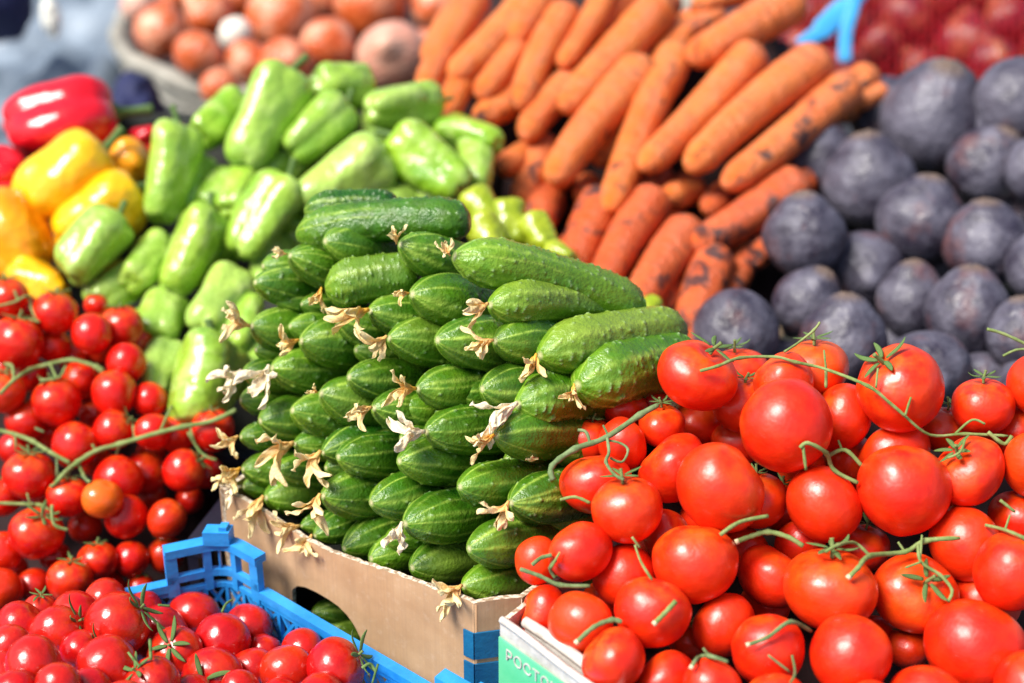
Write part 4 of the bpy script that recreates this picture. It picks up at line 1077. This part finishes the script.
# pale tray of the beetroots: its rim shows between the beets and the tomatoes
ZP = CAMZ - .715
t0 = atz(690, 343, ZP); t1 = atz(930, 362, ZP)
pt = bpy.data.objects.new('pale_tray', None); COL.objects.link(pt); tag(pt, 'pale grey-blue plastic tray rim between the tomatoes and the beetroots', 'tray')
et = (t1 - t0); et.z = 0; et.normalize(); nt = Vector((-et.y, et.x, 0))
mb = MB(); mb.box(t0 + et * .25 + EZ * -.004, et * .25, nt * .010, EZ * .005); mb.box(t0 + et * .25 + EZ * -.07, et * .248, nt * .003, EZ * .06); link('rim', mb.mesh('rim', [M['pale_rim']], False), pt)
mb = MB(); mb.box(t0 + nt * .2 + EZ * -.06, nt * .19, et * .003, EZ * .055); mb.box(t0 + nt * .2 + et * .5 + EZ * -.06, nt * .19, et * .003, EZ * .055); mb.box(t0 + nt * .4 + et * .25 + EZ * -.06, et * .248, nt * .003, EZ * .055); link('side_wall', mb.mesh('side_wall', [M['pale_rim']], False), pt)
shade_sheet('gap_shade', pt, dB, .12, 760, 1070, 110, 400, 'shade_sheet')

# onion basket
ob = bpy.data.objects.new('wicker_basket', None); COL.objects.link(ob); tag(ob, 'shallow grey-beige round basket full of copper-skinned onions', 'basket')
OC = Vector((-.13, 2.25, 0)); zr = CAMZ - .705
vs, fs = [], []; na = 72; prof = [(.55, TABLE + .006), (.70, TABLE + .02), (.86, TABLE + .07), (.96, zr - .03), (1.0, zr)]
for (k_, z) in prof:
    for j in range(na):
        a = j * 2 * PI / na; w_ = 1 + .012 * math.sin(j * 9) ; vs.append((OC.x + .40 * k_ * math.cos(a) * w_, OC.y + .33 * k_ * math.sin(a) * w_, z))
for i in range(len(prof) - 1):
    for j in range(na):
        fs.append((i * na + j, i * na + (j + 1) % na, (i + 1) * na + (j + 1) % na, (i + 1) * na + j))
link('side_wall', bake(mesh_from('side_wall', vs, fs, [M['sack']]), [('SOLIDIFY', dict(thickness=.006))]), ob)
for dz, rr_ in ((0, .012), (-.018, .010), (-.036, .009)):
    mb = MB(); ring = [(OC.x + (.402 - dz * -.25) * math.cos(a), OC.y + (.332 - dz * -.25) * math.sin(a), zr + dz + .003 * math.sin(a * 17)) for a in np.linspace(0, 2 * PI, 90)]
    mb.tube(ring, [rr_ * (1 + .15 * math.sin(i * 2.2)) for i in range(90)], 8); link('rim', mb.mesh('rim', [M['sack']]), ob)
mb = MB(); mb.add([(OC.x + .39 * math.cos(a), OC.y + .32 * math.sin(a), zr - .03) for a in np.linspace(0, 2 * PI, 40)[:-1]], [tuple(range(39))]); link('gap_shade', mb.mesh('gap_shade', [M['shade_sheet_red']], False), ob)  # added dark disc, stands in for shade between the onions

# net sack: real lattice of red cord round the red onions
ns = bpy.data.objects.new('net_sack', None); COL.objects.link(ns); tag(ns, 'bright red mesh sack full of red onions behind the beetroots', 'net sack')
vs, fs = [], []; nu, nv = 46, 18
for j in range(nv):
    for i in range(nu):
        u = 760 + 330 * i / (nu - 1); v = -40 + 150 * j / (nv - 1)
        d = dN(u, v) - .055 + .02 * n3(u * .02, v * .03, 3)
        vs.append(W(u, v, d))
for j in range(nv - 1):
    for i in range(nu - 1):
        a = j * nu + i
        if (i + j) % 2: fs += [(a, a + 1, a + nu + 1), (a, a + nu + 1, a + nu)]
        else: fs += [(a, a + 1, a + nu), (a + 1, a + nu + 1, a + nu)]
link('netting', bake(mesh_from('netting', vs, fs, [M['net']]), [('WIREFRAME', dict(thickness=.0008))]), ns)
vs2 = []
for j in range(10):
    for i in range(24):
        u = 755 + 345 * i / 23; v = -45 + 170 * j / 9; vs2.append(W(u, v, dN(u, v) + .07))
link('sack_back', bake(mesh_from('sack_back', vs2, [(j * 24 + i, j * 24 + i + 1, j * 24 + 25 + i, j * 24 + 24 + i) for j in range(9) for i in range(23)], [M['shade_sheet_red']]), [('SOLIDIFY', dict(thickness=.003))]), ns)
mb = MB(); mb.tube(smooth_path([W(870, -22, 1.93), W(856, -2, 1.93), W(838, 14, 1.93), W(822, 30, 1.92), W(800, 46, 1.92)], 5), [.010] * 8 + [.013] * 8 + [.009] * 5, 8, flat=.15, side=UP)
mb.tube(smooth_path([W(858, -10, 1.92), W(852, 12, 1.92), W(846, 34, 1.92), W(845, 62, 1.92)], 5), [.008] * 16, 8, flat=.15, side=RT)
tag(link('blue_ribbon', mb.mesh('blue_ribbon', [M['strap']])), 'bright blue plastic ribbon hanging in front of the red net sack', 'ribbon')

# far left: crumpled sheet, navy bag, white lump standing in for a bright glint
vs = []; nu, nv = 60, 50
for j in range(nv):
    for i in range(nu):
        x = -1.10 + .62 * i / (nu - 1); y = 1.85 + 1.0 * j / (nv - 1)
        h = abs(n3(x * 6, y * 6, 1)) * .17 + abs(n3(x * 15, y * 15, 4)) * .07 + max(0, (y - 2.2)) * .10
        if x > -.56: h *= max(0, 1 - (x + .56) / .08)
        vs.append((x, y, TABLE + .012 + h))
tag(link('plastic_sheet', bake(mesh_from('plastic_sheet', vs, [(j * nu + i, j * nu + i + 1, j * nu + nu + 1 + i, j * nu + nu + i) for j in range(nv - 1) for i in range(nu - 1)], [M['tarp']]), [('SOLIDIFY', dict(thickness=.002))])), 'crumpled grey-blue plastic sheet lying behind the red pepper', 'plastic sheet')
def lump(name, c, r, mat, label, cat, seed):
    P = np.zeros((24, 32, 3))
    for i in range(24):
        th = (i + .3) / 23.4 * PI
        for j in range(32):
            a = j * 2 * PI / 32; p = Vector((math.sin(th) * math.cos(a), math.sin(th) * math.sin(a), math.cos(th)))
            q = 1 + .25 * n3(p.x * 2 + seed, p.y * 2, p.z * 2) + .15 * abs(n3(p.x * 5, p.y * 5 + seed, p.z * 5))
            P[i, j] = (p.x * r[0] * q, p.y * r[1] * q, p.z * r[2] * q)
    v, f = closed_grid(24, 32, P); o = link(name, mesh_from(name, v, [x[::-1] for x in f], [M[mat]])); o.location = c; tag(o, label, cat); return o
lump('fabric_bag', W(-22, -8, 2.3), (.07, .07, .07), 'navy', 'dark navy fabric bag in the far left corner', 'bag', 1)
lump('fabric_bag', W(136, 112, 1.98), (.028, .05, .04), 'navy', 'dark blue fabric bundle tucked below the onion basket', 'bag', 5)
lump('glint_lump', W(51, 18, 2.15), (.011, .008, .024), 'glint', 'small crumpled white lump standing in for a glint on the plastic sheet', 'glint', 7)

# ------------------------------------------------------------------ stall and ground
def slab(name, x0, x1, y0, y1, z0, z1, mat, parent=None):
    mb = MB(); mb.box(((x0 + x1) / 2, (y0 + y1) / 2, (z0 + z1) / 2), ((x1 - x0) / 2, 0, 0), (0, (y1 - y0) / 2, 0), (0, 0, (z1 - z0) / 2)); return link(name, mb.mesh(name, [M[mat]], False), parent)
tb = bpy.data.objects.new('market_table', None); COL.objects.link(tb); tag(tb, 'long wooden market stall table under a dark cloth', 'table')
slab('tabletop', -1.8, 1.8, .70, 3.5, TABLE - .035, TABLE - .003, 'wood', tb)
slab('table_cloth', -1.82, 1.82, .68, 3.52, TABLE - .001, TABLE + .001, 'table', tb)
for x in (-1.7, 1.7):
    for y in (.8, 3.4): slab('leg', x - .03, x + .03, y - .03, y + .03, .001, TABLE - .036, 'wood', tb)
mb = MB(); mb.add([(-60, -40, 0), (60, -40, 0), (60, 90, 0), (-60, 90, 0)], [(0, 1, 2, 3)]); tag(link('ground', mb.mesh('ground', [M['asphalt']], False)), None, None, None, 'structure')

# ------------------------------------------------------------------ light and camera
sund = Vector((-.55, -.30, .88)).normalized()        # towards the sun
sl = bpy.data.lights.new('sun', 'SUN'); sl.energy = 4.6; sl.angle = math.radians(26); sl.color = (1, .96, .90)
so = bpy.data.objects.new('sun', sl); COL.objects.link(so); so.rotation_euler = sund.to_track_quat('Z', 'Y').to_euler()
w = bpy.data.worlds.new('World'); S.world = w; w.use_nodes = True
sk = w.node_tree.nodes.new('ShaderNodeTexSky'); sk.sky_type = 'NISHITA'; sk.sun_disc = False
sk.sun_elevation = math.asin(sund.z); sk.sun_rotation = math.atan2(sund.x, sund.y); sk.dust_density = 2.5; sk.air_density = 1.0
w.node_tree.links.new(sk.outputs[0], w.node_tree.nodes['Background'].inputs[0]); w.node_tree.nodes['Background'].inputs[1].default_value = .105
cam = bpy.data.cameras.new('camera'); cam.sensor_width = 36; cam.lens = F * 36 / 1024; cam.clip_start = .05; cam.clip_end = 500
cam.dof.use_dof = True; cam.dof.focus_distance = 1.215; cam.dof.aperture_fstop = 2.8; cam.dof.aperture_blades = 0
co = bpy.data.objects.new('camera', cam); COL.objects.link(co); co.location = ORG; co.rotation_euler = (PI / 2 - PITCH, 0, 0)
S.camera = co
S.view_settings.view_transform = 'Standard'; S.view_settings.look = 'None'; S.view_settings.exposure = .50; S.view_settings.gamma = 1
S.render.engine = 'CYCLES'; S.cycles.use_denoising = True; S.cycles.max_bounces = 6; S.cycles.diffuse_bounces = 3; S.cycles.glossy_bounces = 3
S.cycles.caustics_reflective = False; S.cycles.caustics_refractive = False
